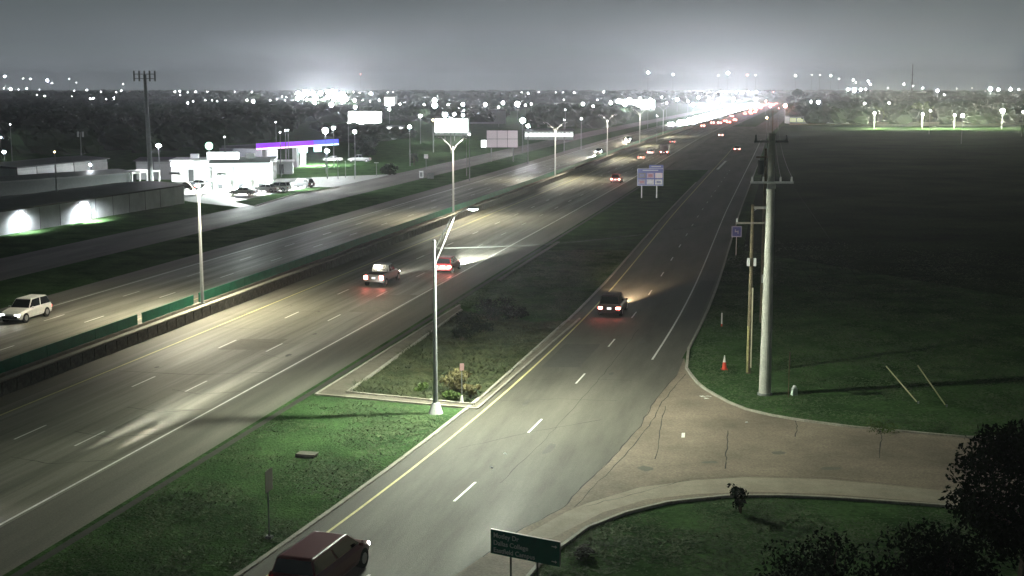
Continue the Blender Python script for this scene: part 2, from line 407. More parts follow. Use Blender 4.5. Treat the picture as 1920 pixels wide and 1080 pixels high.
# ================================================================ MEDIAN BARRIER
def urun(f, u, ys, z): return [(f(u, y), y, z) for y in ys]
wall = empty('median_wall', (XI(-45.4, 110), 110, 0), 0, 'stained concrete barrier wall along the freeway median with ribbed near face', 'barrier')
bx, by = wall.location.x, wall.location.y
ys = yfar(20, 1300)
mb = MB()
mb.loft([[(XI(-45.20, y) - bx, y - by, 0), (XI(-45.32, y) - bx, y - by, .84), (XI(-45.68, y) - bx, y - by, .84), (XI(-45.68, y) - bx, y - by, 0)] for y in ys])
mb.build('wall_core', M_wall, wall)
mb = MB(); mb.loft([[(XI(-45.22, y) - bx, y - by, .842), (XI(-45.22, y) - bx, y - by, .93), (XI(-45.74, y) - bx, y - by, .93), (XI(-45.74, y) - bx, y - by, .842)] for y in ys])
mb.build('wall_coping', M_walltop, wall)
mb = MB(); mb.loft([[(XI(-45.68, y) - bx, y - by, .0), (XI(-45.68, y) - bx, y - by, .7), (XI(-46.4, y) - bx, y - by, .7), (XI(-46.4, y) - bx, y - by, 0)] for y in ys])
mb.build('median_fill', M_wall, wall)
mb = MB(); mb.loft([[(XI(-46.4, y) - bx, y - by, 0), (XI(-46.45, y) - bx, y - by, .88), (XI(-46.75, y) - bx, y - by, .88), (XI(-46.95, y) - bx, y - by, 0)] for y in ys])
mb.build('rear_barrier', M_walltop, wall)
pm = MB(); pm.box((0, 0, .4), (.07, 1.32, .74))
pp = None; y = 44.0
while y < 235:
    if pp is None: pp = pm.build('wall_panel', M_wall, wall); o = pp
    else: o = pp.copy(); COL.objects.link(o)
    o.location = (XI(-45.22, y) - bx, y - by, .02); o.rotation_euler = (0, 0, heading(XI, -45.2, y)); y += 1.5
# green glare screen on the rear barrier
scr = empty('glare_screen', (XI(-46.6, 110), 110, .88), 0, 'green plastic glare screen standing on the freeway median barrier', 'screen')
sx0, sy0 = scr.location.x, scr.location.y
smesh = {}
poleYs = [27.5, 107.0, 186.6, 267, 347, 427, 507]
y = 40.0; seg = 3.0
sm = MB(); sm.box((0, 0, .37), (.06, seg * 1.02 - .03, .72)); sm.box((0, 0, .745), (.10, seg * 1.02 - .03, .03)); sp = None
for ya, yb in ((40, 97.2), (97.9, 106.5), (107.5, 640)):
    n = max(1, int((yb - ya) / seg)); d_ = (yb - ya) / n
    for k in range(n):
        y = ya + (k + .5) * d_
        if sp is None: sp = sm.build('screen_panel', M_green, scr); o = sp
        else: o = sp.copy(); COL.objects.link(o)
        o.scale = (1, d_ / seg, 1)
        o.location = (XI(-46.6, y) - sx0, y - sy0, .01); o.rotation_euler = (0, 0, heading(XI, -46.6, y))

# ================================================================ STREET LAMPS
LC_W = (.93, 1.0, .80); LC_Y = (1.0, .93, .70)
def twin_lamp(y, label, pw, lit=True, col=LC_Y, h=10.2):
    x = XI(-46.1, y); rz = heading(XI, -46.1, y)
    t = empty('twin_street_lamp', (x, y, .7), rz, label, 'street lamp', 'twin-armed lamps along the freeway median')
    MB().box((0, 0, .12), (.36, .36, .24)).build('base', M_gal, t)
    MB().tube((0, 0, .24), (0, 0, h - .7), .15, .085, 10).build('pole', M_gal, t)
    for s in (-1, 1):
        pts = [(s * .05, 0, h - 1.35), (s * .55, 0, h - .5), (s * 1.5, 0, h + .35), (s * 1.75, 0, h + .5)]
        a = MB().path(pts, .05).build('arm', M_gal, t)
        hd = MB().box((s * 2.05, 0, h + .52), (.75, .34, .16)).build('lamp_head', M_galdk, t)
        MB().quad((s * 2.05 - .28, -.12, h + .437), (s * 2.05 - .28, .12, h + .437), (s * 2.05 + .28, .12, h + .437), (s * 2.05 + .28, -.12, h + .437)).build('lens', em('lamp_lens', (1, .96, .85), 12), hd)
        if lit: light('SPOT', (s * 2.05, 0, h + .38), pw, col, t, rot=(0, s * R(14), 0), size=.25, angle=158, blend=.85)
    return t
twin_lamp(30.5, 'twin-armed lamp on the median before the near frame edge', 2500, lit=False)
names = ['nearest twin-armed lamp on the median, beside the gap in the green screen', 'tall twin-armed lamp on the median directly behind the single lit lamp', 'third twin-armed lamp up the median, left of the blue service sign', 'fourth twin-armed lamp up the median, left of the oncoming headlights',
         'fifth twin-armed lamp up the median, small beyond the tail lights', 'farthest twin-armed lamp up the median before the bright traffic']
for yy, nm in zip(poleYs[1:], names): twin_lamp(yy, nm, 16000 if yy < 130 else 13000)

# single lit lamp at the island
ip = P(817, 775)
t = empty('street_lamp', ip, 0, 'lit single-armed street lamp on a white conical base at the island corner', 'street lamp')
MB().tube((0, 0, 0), (0, 0, .62), .42, .22, 14).build('base', mat('white_painted_base', (.75, .77, .75), .6, noise=.08, nscale=5), t)
MB().tube((0, 0, .62), (0, 0, 9.75), .135, .085, 12).build('pole', M_gal, t)
MB().ball((0, 0, 9.8), .11).build('finial', M_galdk, t)
lamp_l = Vector((2.15, .3, 11.75))
MB().path([(.05, 0, 8.55), (1.12, .15, 11.15), (1.35, .2, 11.35), (1.9, .27, 11.6)], .05).build('arm', M_gal, t)
MB().path([(.02, 0, 9.35), (.98, .13, 11.15)], .045).build('brace', M_gal, t)
hd = MB().ball((2.15, .3, 11.62), .34, 12, 6, .34).build('lamp_head', M_gal, t)
MB().ball((2.15, .3, 11.60), .31, 12, 6, .42).build('lens', em('white_lens', (.95, 1, .97), 60), t)
light('SPOT', (2.15, .3, 11.4), 29000, LC_W, t, rot=(R(-14), R(-16), 0), size=.16, angle=176, blend=.3)

# ================================================================ UTILITY POLES, RIGHT
mp = P(1434, 740)
t = empty('steel_utility_pole', mp, 0, 'thick pale steel monopole standing on the lawn by the side road', 'utility pole')
MB().tube((0, 0, 0), (0, 0, 15.6), .37, .19, 20).build('shaft', M_pole, t, smooth=False)
MB().tube((0, 0, 0), (0, 0, .12), .45, .45, 16).build('base_plate', M_galdk, t)
for z in (3.9, 8.0, 12.1): MB().tube((0, 0, z), (0, 0, z + .05), .37 - z * .0115 + .02, .37 - z * .0115 + .02, 16).build('joint_ring', M_pole, t)
ca = MB().box((0, -.3, 12.75), (2.5, .12, .12)).build('crossarm', M_gal, t)
for xx in (-1.15, -.5, .5, 1.15): MB().tube((xx, -.3, 12.8), (xx, -.3, 13.08), .07, .045, 8).build('insulator', M_plate, ca)
MB().box((0, -.2, 12.5), (.5, .1, .3)).build('bracket', M_galdk, t)
ca2 = MB().box((0, .25, 15.1), (2.0, .12, .12)).build('crossarm', M_galdk, t)
for xx in (-.9, 0, .9): MB().tube((xx, .25, 15.16), (xx, .25, 15.5), .07, .045, 8).build('insulator', M_galdk, ca2)

wp = P(1403, 700)
t2 = empty('wooden_utility_pole', wp, 0, 'slim wooden utility pole with crossarm and pale boxes left of the steel monopole', 'utility pole')
MB().tube((0, 0, 0), (0, 0, 10.9), .155, .10, 10).build('shaft', M_wood, t2)
ca = MB().box((0, -.16, 9.75), (2.15, .10, .11)).build('crossarm', M_walltop, t2)
for xx in (-1.0, 1.0): MB().tube((xx, -.16, 9.81), (xx, -.16, 10.05), .06, .04, 8).build('insulator', M_plate, ca)
MB().tube((.13, -.12, .4), (.13, -.12, 5.6), .045).build('conduit', mat('pale_conduit', (.55, .5, .36), .7), t2)
MB().box((-.1, -.14, 1.6), (.12, .1, 3.0)).build('pole_guard', mat('worn_yellow_guard', (.42, .38, .18), .8, noise=.3), t2)
for s in (-1, 1): MB().box((s * .2, -.1, 7.25), (.16, .2, .5)).build('meter_box', M_plate, t2)
lh = MB().box((.5, -.1, 10.72), (.85, .3, .16)).build('lamp_head', mat('pale_grey_paint', (.5, .5, .46), .6), t2)
MB().path([(.05, 0, 10.5), (.3, -.05, 10.68)], .03).build('arm', M_gal, t2)
tp = P(1427, 605)
t3 = empty('wooden_utility_pole', tp, 0, 'dark wooden utility pole carrying transformer cans, hidden behind the steel monopole', 'utility pole')
MB().tube((0, 0, 0), (0, 0, 13.6), .15, .10, 10).build('shaft', M_wood, t3)
for s in (-.36, .36):
    MB().tube((s, 0, 11.6), (s, 0, 12.7), .24, .24, 12).build('transformer', mat('dark_transformer', (.10, .12, .11), .6), t3)
MB().box((0, -.12, 12.95), (1.5, .1, .1)).build('crossarm', M_wood, t3)
MB().box((-.02, -.17, 3.5), (.12, .02, .65)).build('tag_plate', M_plate, t3)
def wire(a, b, sag, r, label, name='overhead_wire', m=None, grp=None):
    a, b = Vector(a), Vector(b); N = 20; mb = MB(); o = a.copy(); pts = []
    for i in range(N + 1):
        k = i / N; p = a.lerp(b, k); p.z -= sag * 4 * k * (1 - k); pts.append(p - o)
    mb.path(pts, r, 5); w = mb.build(name, m or M_gal, None, o); tag(w, label, 'wire', grp); return w
wire(wp + Vector((-1.0, -.16, 10.05)), ip + Vector((0, 0, 9.4)), .45, .010, 'pale service wire running from the crossarm over the road to the lit lamp', m=mat('dull_wire', (.035, .04, .04), .6))
wire(wp + Vector((1.0, -.16, 10.05)), mp + Vector((-.2, 0, 9.6)), .05, .012, 'short wire between the wooden pole crossarm and the steel monopole')
# guy wires with yellow guards
for a, b, lb in ((mp + Vector((0, 0, 14.3)), P(1775, 763), 'right-hand guy wire with yellowish guard, anchored in the dark lawn'), (wp + Vector((.1, 0, 10.4)), P(1722, 757), 'left-hand guy wire with yellowish guard, anchored in the dark lawn')):
    g = empty('guy_wire', b, 0, lb, 'guy wire', 'guy wires of the utility poles')
    MB().tube((0, 0, 0), a - b, .005).build('cable', mat('dark_cable', (.04, .04, .04), .8), g)
    d = (a - b).normalized(); MB().tube(d * .15, d * 2.9, .035).build('guard', mat('faded_yellow_guard', (.5, .48, .27), .7), g)
    MB().tube((0, 0, -.2), (0, 0, .14), .05).build('anchor', M_galdk, g)
# overhead conductors leading off along the frontage road
far_p = Vector((XF(12.5, 330), 330, 0))
tf = empty('wooden_utility_pole', far_p, 0, 'far wooden utility pole beside the frontage road, beyond the steel monopole', 'utility pole')
MB().tube((0, 0, 0), (0, 0, 13), .16, .1, 8).build('shaft', M_wood, tf); MB().box((0, 0, 12.4), (2.4, .1, .12)).build('crossarm', M_wood, tf)
for k, xx in enumerate((-1.15, -.5, .5, 1.15)):
    wire(mp + Vector((xx, -.3, 13.08)), far_p + Vector((xx, 0, 12.5)), 2.2, .011, ('leftmost', 'second from the left', 'third from the left', 'rightmost')[k] + ' of the thin conductors strung off the steel monopole crossarm', 'power_line', M_galdk, 'conductors leading off along the frontage road')

# ================================================================ SIGNS
def letters(txt, size, loc, m, parent, rot=(math.pi / 2, 0, 0)):
    cu = bpy.data.curves.new('lettering', 'FONT'); cu.body = txt; cu.size = size; cu.extrude = .002; cu.offset = size * .012
    o = bpy.data.objects.new('lettering', cu); COL.objects.link(o)
    bpy.context.view_layer.update()
    dg = bpy.context.evaluated_depsgraph_get(); me = bpy.data.meshes.new_from_object(o.evaluated_get(dg))
    bpy.data.objects.remove(o); bpy.data.curves.remove(cu)
    me.materials.clear(); me.materials.append(m)
    q = bpy.data.objects.new('lettering', me); COL.objects.link(q); q.location = loc; q.rotation_euler = rot; q.parent = parent
    return q
M_sg = mat('green_sign_sheet', (.010, .125, .085), .5, noise=.15, nscale=2)
M_sl = mat('sign_legend', (.6, .72, .66), .5)
M_blue = mat('blue_sign_sheet', (.02, .035, .17), .4, emit=(.05, .08, .4), stren=.05)  # faint glow put into the sheet, though the sign is no lamp
M_al = mat('sign_edge_metal', (.75, .68, .62), .4)
a3, b3 = PZ(921, 993, 46.4), PZ(1050, 1016, 45.0)
ang = math.atan2(b3.y - a3.y, b3.x - a3.x); wdt = (b3 - a3).length; mid = (a3 + b3) / 2; ztop = mid.z; hh = .90
t = empty('direction_sign', (mid.x, mid.y, 0), ang, 'green direction sign with three lines of white lettering and two arrows at the bottom edge', 'road sign')
MB().box((0, 0, ztop - hh / 2), (wdt, .03, hh)).build('sign_panel', M_sg, t)
MB().box((0, 0, ztop + .012), (wdt, .05, .024)).build('top_edge', M_al, t)
for s in (-1, 1): MB().box((s * (wdt / 2 + .01), 0, ztop - hh / 2), (.02, .04, hh)).build('side_edge', M_galdk, t)
for s in (-.62, .48): MB().tube((s, .05, 0), (s, .05, ztop - .05), .035).build('post', mat('dark_post', (.05, .06, .05), .7), t)
for k, tx in enumerate(('Motley Dr', 'Dallas College', 'Eastfield Campus')):
    letters(tx, .25, (-wdt / 2 + .10, -.02, ztop - .27 - k * .275), M_sl, t)
def arrow(x, z):
    mb = MB(); y = -.021
    mb.add([(x - .12, y, z - .018), (x + .03, y, z - .018), (x + .03, y, z + .018), (x - .12, y, z + .018)], [(0, 1, 2, 3)])
    mb.add([(x + .02, y, z - .06), (x + .10, y, z), (x + .02, y, z + .06)], [(0, 1, 2)])
    mb.build('arrow', M_sl, t)
arrow(wdt / 2 - .2, ztop - .20); arrow(wdt / 2 - .2, ztop - .75)

# blue service logo sign on two posts
zb = P(1216, 371); t = empty('service_sign', zb, heading(XI, -25, zb.y) * .2, 'large blue services sign with six logo panels on two posts in the grass', 'road sign')
sc_ = zb.y / FPX
bz = 18.2 - (346 - 165) * sc_; tz = 18.2 - (314 - 165) * sc_
MB().box((.25, 0, (bz + tz) / 2), (4.3, .08, tz - bz)).build('sign_panel', M_blue, t)
MB().box((1.2, 0, tz + .32), (2.4, .08, .6)).build('exit_tab', M_blue, t)
for (w_, h_, xx, zz) in ((4.36, .06, .25, bz), (4.36, .06, .25, tz - .02)): MB().box((xx, -.05, zz), (w_, .03, h_)).build('border', mat('sign_border', (.3, .32, .38), .5), t)
for xx in (-1.9, 2.4): MB().box((xx, -.05, (bz + tz) / 2), (.05, .03, tz - bz - .12)).build('border', MATS['sign_border'], t)
MB().box((.25, -.05, tz - .30), (2.6, .02, .12)).build('legend_bar', MATS['sign_border'], t)
MB().box((1.2, -.05, tz + .33), (1.6, .02, .14)).build('legend_bar', MATS['sign_border'], t)
pc = [((.07, .07, .09), (.13, .12, .18)), ((.2, .15, .24), (.28, .28, .33)), ((.4, .32, .38), (.33, .34, .38))]
for i in range(3):
    for j in range(2):
        c = pc[i][j]; cx = -1.15 + i * 1.4; cz = bz + .62 + (1 - j) * 1.08
        pn = MB().box((cx, -.055, cz), (1.2, .03, .85)).build('logo_panel', mat('logo_panel_%d%d' % (i, j), c, .5, noise=.25, nscale=3), t)
        MB().box((cx, -.075, cz), (.7, .01, .3 if j else .45)).build('logo_mark', mat('logo_mark_%d%d' % (i, j), ((.08, .09, .2), (.2, .06, .09), (.35, .35, .4))[(i + j) % 3], .5), pn)
for px in (1203, 1231):
    q = P(px, 371); MB().tube((q.x - zb.x, .08, 0), (q.x - zb.x, .08, tz - .1), .09).build('post', M_gal, t)

# small blue sign right of the frontage road
q = P(1380, 479); t = empty('guide_sign', q, 0, 'small square blue sign with white border on a thin post by the frontage road', 'road sign')
s = q.y / FPX; z0, z1 = 18.2 - (443 - 165) * s, 18.2 - (422 - 165) * s
MB().tube((0, .03, 0), (0, .03, z1), .035).build('post', M_gal, t)
pnl = MB().box((0, 0, (z0 + z1) / 2), (1.15, .03, z1 - z0)).build('sign_panel', M_blue, t)
zc = (z0 + z1) / 2; hw = .50; hz_ = (z1 - z0) / 2 - .07
for c, d in (((0, -.02, zc + hz_), (1.02, .01, .07)), ((0, -.02, zc - hz_), (1.02, .01, .07)), ((-hw, -.02, zc), (.07, .01, hz_ * 2)), ((hw, -.02, zc), (.07, .01, hz_ * 2))):
    MB().box(c, d).build('border', MATS['sign_border'], t)
MB().box((0, -.02, zc), (.4, .01, .12)).build('emblem_bar', MATS['sign_border'], t)
MB().box((-.14, -.02, zc + .08), (.1, .01, .3)).build('emblem_bar', MATS['sign_border'], t)
MB().box((.16, -.02, zc - .06), (.1, .01, .35)).build('emblem_bar', MATS['sign_border'], t)

# edge-on sign in the verge
q = P(505, 1009); t = empty('verge_sign', q, R(78), 'thin grey sign seen edge-on in the dark grass verge', 'road sign')
MB().tube((0, 0, 0), (0, 0, 2.9), .032).build('post', M_galdk, t)
MB().box((0, -.05, 2.45), (.75, .02, .9)).build('sign_panel', mat('sign_back', (.16, .16, .13), .6), t)
MB().box((0, 0, .05), (.25, .25, .1)).build('base', M_galdk, t)
# sign edge-on by the monopole
q = P(1478, 745); t = empty('lawn_sign', q, R(75), 'dark sign seen edge-on on a thin post right of the steel monopole', 'road sign')
MB().tube((0, 0, 0), (0, 0, 2.75), .028).build('post', mat('rusty_post', (.12, .09, .05), .8), t)
MB().box((0, -.04, 2.35), (.6, .02, .75)).build('sign_panel', mat('dark_sign_back', (.03, .02, .018), .7), t)
# small red-topped marker in the island
q = P(866, 757); t = empty('object_marker', q, R(20), 'slim marker post with a red top and white foot in the island bed', 'marker post')
MB().tube((0, 0, 0), (0, 0, 2.2), .03).build('post', M_galdk, t)
MB().box((0, -.04, 2.2), (.26, .02, .42)).build('marker_plate', mat('faded_red_plate', (.34, .20, .20), .6), t)
MB().tube((0, 0, 0), (0, 0, .5), .12, .05, 10).build('foot', mat('white_plastic', (.8, .78, .75), .5), t)

# ================================================================ SMALL THINGS
q = P(1358, 693); t = empty('traffic_cone', q, 0, 'red traffic cone with a white collar on the lawn near the poles', 'traffic cone')
M_or = mat('red_orange_plastic', (.62, .06, .03), .5)
MB().box((0, 0, .03), (.42, .42, .06)).build('base', M_or, t)
MB().tube((0, 0, .06), (0, 0, .5), .17, .10, 14).build('lower_cone', M_or, t)
MB().tube((0, 0, .5), (0, 0, .82), .10, .045, 14).build('collar', mat('reflective_white', (.9, .88, .82), .4), t)
MB().tube((0, 0, .82), (0, 0, .95), .045, .03, 14).build('tip', M_plate, t)
q = P(1353, 612); t = empty('delineator_post', q, 0, 'short white delineator post in the grass beyond the traffic cone', 'marker post')
MB().tube((0, 0, 0), (0, 0, .2), .06, .06).build('foot', M_or, t); MB().tube((0, 0, .2), (0, 0, 1.05), .055, .055, 10).build('tube', MATS['white_plastic'], t)
q = P(1489, 741); t = empty('utility_pedestal', q, R(20), 'small pale utility pedestal with a domed cap beside the steel monopole', 'utility box')
MB().box((0, 0, .22), (.34, .26, .44), 0, .92).build('body', mat('pale_green_grey_plastic', (.5, .58, .52), .6), t)
MB().ball((0, 0, .50), .12, 10, 5).build('cap', M_plate, t)
q = P(575, 856); t = empty('drain_inlet', q, R(-12), 'low concrete drain inlet slab in the grass verge', 'drain inlet')
MB().box((0, 0, .05), (.95, .62, .10)).build('frame', M_wall, t); MB().box((.03, 0, .16), (1.0, .66, .05)).build('slab', M_should, t)
for i, (px, py) in enumerate(((1317, 744), (1324, 748), (1331, 744))):
    q = P(px, py); mb = MB()
    for k in range(3):
        a = random.uniform(0, 3); d = Vector((math.cos(a) * .16, math.sin(a) * .16, 0)); n_ = Vector((-d.y, d.x, 0)) * .22
        c = q + Vector((random.uniform(-.12, .12), random.uniform(-.12, .12), Z3 + .005 + .002 * k))
        mb.quad(c - d - n_, c + d - n_, c + d + n_, c - d + n_)
    mb.build('utility_paint_mark', M_white, sr)
q = P(1281, 817); d = Vector((.12, .8, 0)); n_ = Vector((.09, 0, 0)); zz = Vector((0, 0, Z3 + .005))
MB().quad(q - d * .6 - n_ + zz, q - d * .6 + n_ + zz, q + d * .6 + n_ + zz, q + d * .6 - n_ + zz).build('paint_mark', M_white, sr)
for (px, py, lb) in ((947, 852, 'white scrap of litter on the frontage road, upper'), (922, 878, 'white scrap of litter on the frontage road, lower'), (1400, 793, 'white scrap of litter on the side road by the kerb')):
    q = P(px, py, .03); mb = MB(); mb.box((0, 0, .05), (.13, .10, .04), .4, .6)
    tag(mb.build('litter', M_plate, None, q + Vector((0, 0, -.0))), lb, 'litter')
q = P(1095, 1046); t = MB()
for k in range(60):
    a = random.uniform(0, 6.28); r = random.uniform(0, .42) ; z = random.uniform(.05, .45); t.box((r * math.cos(a), r * math.sin(a), z), (.14, .12, .03), a)
tag(t.build('low_shrub', M_leafd, None, q), 'small round dark shrub in the grass right of the green sign', 'shrub')

# ================================================================ VEHICLES
def paint(name, c, rough=.3): return mat(name, c, rough, noise=.06, nscale=2, spec=.6)
def car(kind, pm, loc, rz, label, group=None, head=0.0, tail=1, hcol=(1, .97, .9), oncoming=False, beam=18, name=None, spot=True, cat=None, brake=False, tilt=3.6, cone=27, far=0):
    """local +Y is forward"""
    D = dict(
        sedan=dict(L=4.7, W=1.82, zb=.28, belt=.92, top=1.42, hood=.88, deck=.98, cab=(-1.55, .95, -.95, .30)),
        suv=dict(L=4.7, W=1.88, zb=.32, belt=1.05, top=1.72, hood=1.02, deck=1.08, cab=(-2.22, .85, -1.95, .25)),
        hatch=dict(L=4.3, W=1.80, zb=.28, belt=.95, top=1.50, hood=.90, deck=1.0, cab=(-2.0, .85, -1.55, .25)),
        pickup=dict(L=5.6, W=1.98, zb=.42, belt=1.15, top=1.85, hood=1.12, deck=1.15, cab=(-.75, 1.15, -.55, .62)),
        van=dict(L=4.9, W=1.95, zb=.30, belt=1.05, top=1.62, hood=1.05, deck=1.1, cab=(-2.4, 1.45, -2.25, .75)),
        truck=dict(L=7.2, W=2.2, zb=.5, belt=1.35, top=2.1, hood=1.3, deck=1.0, cab=(.9, 2.9, 1.0, 2.4)))[kind]
    L, Wd = D['L'] / 2, D['W'] / 2; zb, bl, tp = D['zb'], D['belt'], D['top']
    cat = cat or {'sedan': 'car', 'suv': 'suv', 'hatch': 'car', 'pickup': 'pickup truck', 'van': 'van', 'truck': 'truck'}[kind]
    t = empty(name or {'sedan': 'sedan', 'suv': 'suv', 'hatch': 'hatchback_car', 'pickup': 'pickup_truck', 'van': 'minivan', 'truck': 'box_truck'}[kind], loc, rz, label, cat, group)
    hood = D['hood']; c0, c1, r0, r1 = D['cab']
    st = [(-L, zb + .12, bl - .16, .86), (-L + .06, zb + .02, D['deck'] - .05, .93), (-L + .3, zb, D['deck'], .985), (c0, zb, max(D['deck'], bl - .02), 1.0), (0, zb, bl, 1.0), (c1, zb, bl, 1.0),
          (c1 + .25, zb, hood + .02, .99), (L - .45, zb, hood - .10, .96), (L - .10, zb + .03, hood - .22, .88), (L, zb + .12, hood - .34, .78)]
    rings = []
    for y, z0, z1, w in st:
        w *= Wd; rings.append([(-w * .93, y, z0), (w * .93, y, z0), (w, y, z0 + .18), (w, y, z1 - .16), (w * .90, y, z1), (-w * .90, y, z1), (-w, y, z1 - .16), (-w, y, z0 + .18)])
    def bev(o, w):
        if loc[1] < 150: b = o.modifiers.new('bevel', 'BEVEL'); b.width = w; b.segments = 3; b.limit_method = 'ANGLE'; b.angle_limit = R(18)
        return o
    bev(MB().loft(rings).build('body', pm, t), .07)
    if kind == 'pickup':
        bed = MB().box((0, (c0 - L) / 2 - .05, 1.16), (D['W'] * .80, (c0 + L) - .35, .02)).build('bed_liner', M_black, t)
    if kind == 'truck':
        MB().box((0, -1.45, 1.95), (2.3, 4.3, 2.2)).build('cargo_box', pm, t)
    # cabin shell
    bw, tw = Wd * .89, Wd * .72; zt = tp
    b_ = [(-bw, c0, bl), (bw, c0, bl), (bw, c1, bl), (-bw, c1, bl)]
    m_ = [(-tw - .02, r0 + .0, zt - .05), (tw + .02, r0, zt - .05), (tw + .02, r1, zt - .05), (-tw - .02, r1, zt - .05)]
    T_ = [(-tw + .08, r0 + .12, zt), (tw - .08, r0 + .12, zt), (tw - .08, r1 - .12, zt), (-tw + .08, r1 - .12, zt)]
    bev(MB().loft([b_, m_, T_]).build('cabin', pm, t), .05)
    V = Vector
    def pane(nm, a, b, c, d, ins=.07, off=.012):
        a, b, c, d = V(a), V(b), V(c), V(d); ce = (a + b + c + d) / 4; nrm = (b - a).cross(d - a).normalized()
        if nrm.dot(ce - V((0, (c0 + c1) / 2, (bl + zt) / 2))) < 0: nrm = -nrm
        q = [p + (ce - p).normalized() * ins + nrm * off for p in (a, b, c, d)]
        MB().add([*q, *[p - nrm * .03 for p in q]], [(0, 1, 2, 3), (0, 4, 5, 1), (1, 5, 6, 2), (2, 6, 7, 3), (3, 7, 4, 0)]).build(nm, M_glass, t)
    pane('rear_window', b_[0], b_[1], m_[1], m_[0]); pane('windshield', b_[3], b_[2], m_[2], m_[3])
    for s, (i0, i1) in ((1, (1, 2)), (-1, (0, 3))):
        A, B, C_, D_ = V(b_[i0]), V(b_[i1]), V(m_[i1]), V(m_[i0])
        k = .48 if kind != 'pickup' else .45
        mB, mT = A.lerp(B, k), D_.lerp(C_, k)
        pane('side_window', A, mB, mT, D_); pane('side_window', mB, B, C_, mT)
        MB().box((s * (Wd + .08), c1 - .25, bl + .05), (.16, .10, .12)).build('mirror', pm, t)
    # wheels
    wr = .34 if kind in ('sedan', 'hatch') else .39
    if kind == 'truck': wr = .45
    for yy in (-L + .85 if kind != 'truck' else -L + 1.3, L - .85):
        for s in (-1, 1):
            ty = MB().tube((s * (Wd - .21), yy, wr), (s * (Wd + .012), yy, wr), wr, wr, 16).build('wheel', M_black, t)
            MB().tube((s * (Wd - .02), yy, wr), (s * (Wd + .03), yy, wr), wr * .6, wr * .55, 10).build('rim', M_chrome, ty)
    # lights, plate, bumper
    MB().box((0, -L + .01, zb + .18), (D['W'] * .82, .12, .2)).build('rear_bumper', pm if kind != 'pickup' else M_chrome, t)
    MB().box((0, L - .03, zb + .2), (D['W'] * .7, .12, .22)).build('front_bumper', M_black, t)
    MB().box((0, -L - .015, zb + .42), (.34, .02, .17)).build('licence_plate', mat('glowing_plate', (.8, .8, .8), .5, emit=(1, 1, 1), stren=1.2), t)  # plate glows by itself in place of a plate lamp
    ztl = bl - .28
    for s in (-1, 1):
        MB().box((s * Wd * .76, -L + .02, ztl), (.30, .10, .17 if kind != 'pickup' else .36)).build('tail_light', (M_tail if not brake else em('brake_light_glow', (1, .20, .15), 60)) if tail else mat('unlit_red_lens', (.25, .01, .01), .3), t)
        MB().box((s * Wd * .68, L - .07, hood - .36), (.34, .12, .16)).build('headlight', (M_head if loc[1] < 300 or not oncoming else em('oncoming_glare', (1, .97, .94), 2200)) if head or oncoming else mat('unlit_lens', (.5, .5, .5), .2), t)
    if head and spot:
        light('SPOT', (0, L + .2, hood - .3), head * 22, hcol, t, rot=(R(90 - tilt), 0, 0), size=.15, angle=cone, blend=1.0, name='headlight_beam')
    for s in ((-.7, .7) if far else ()):
        light('SPOT', (s, L + .2, hood - .3), far, hcol, t, rot=(R(89.1), 0, 0), size=.1, angle=6.4, blend=1.0, name='headlight_beam')
        light('SPOT', (s * .5, L + .2, hood - .3), far * .8, hcol, t, rot=(R(89.5), 0, 0), size=.1, angle=5, blend=1.0, name='headlight_beam')
    return t
def on_i(u, y): return (XI(u, y), y, Z2 + .003)
def put(kind, pm, f, u, y, label, rev=False, **k):
    rz = heading(f, u, y) + (math.pi if rev else 0)
    return car(kind, pm, (f(u, y), y, Z2 + .003), rz, label, **k)
P_sil = paint('silver_paint', (.28, .28, .28)); P_red = paint('dark_red_paint', (.22, .012, .015)); P_mar = paint('maroon_paint', (.03, .008, .010), .5)
P_wht = paint('white_paint', (.70, .70, .66)); P_gry = paint('grey_paint', (.18, .18, .19)); P_blk = paint('black_paint', (.015, .015, .017)); P_tan = paint('tan_paint', (.5, .42, .3)); P_crim = paint('crimson_paint', (.28, .02, .02))
put('pickup', P_sil, XI, -37.0, 124.5, 'silver pickup truck with glowing tail lights in the middle lane of the freeway', head=700, brake=True)
put('hatch', P_red, XI, -33.1, 133.0, 'dark red hatchback with lit tail lights in the right lane, road bright ahead of it', head=14000, tilt=2.6, cone=30, hcol=(.95, 1, .93), brake=True)
put('suv', P_mar, XF, 1.9, 107.5, 'black-maroon suv with square tail lights driving away on the frontage road', head=3600, tilt=2.8, cone=36, hcol=(1, .72, .45), brake=True)
put('van', paint('deep_wine_paint', (.11, .006, .009)), XF, 2.2, 47.7, 'dark red minivan leaving the bottom edge of the frame on the frontage road', head=420, hcol=(.92, 1, .95), tilt=3, cone=40, spot=False)
put('suv', P_wht, XI, -58.8, 104.5, 'white suv with lit headlights coming towards the camera on the inbound freeway', rev=True, head=1200, oncoming=True)
put('suv', P_crim, XI, -33.0, 259.5, 'red suv with bright tail lights beside the blue services sign', head=1500, brake=True)
put('sedan', P_tan, XI, -37.0, 344, 'pale tan sedan on the freeway, nearest of the four-car cluster', head=1500)
put('sedan', P_wht, XI, -37.4, 372, 'white sedan on the freeway left of the dark red truck', head=1500)
put('truck', P_mar, XI, -33.0, 366, 'dark red box truck on the freeway above the blue services sign', head=1500, brake=True)
put('sedan', P_sil, XI, -37.2, 445, 'silver sedan far up the freeway beyond the box truck', head=1200)
put('sedan', P_wht, XI, -24.6, 508, 'white sedan with tail lights merging on the far slip road', head=900, brake=True)
put('sedan', P_blk, XF, -1.0 + 3, 392, 'black sedan with a pair of red tail lights far up the frontage road', head=500, brake=True)
put('suv', P_gry, XI, -51.5, 372, 'grey suv with glaring headlights, nearest oncoming on the inbound freeway', rev=True, head=6000, oncoming=True)
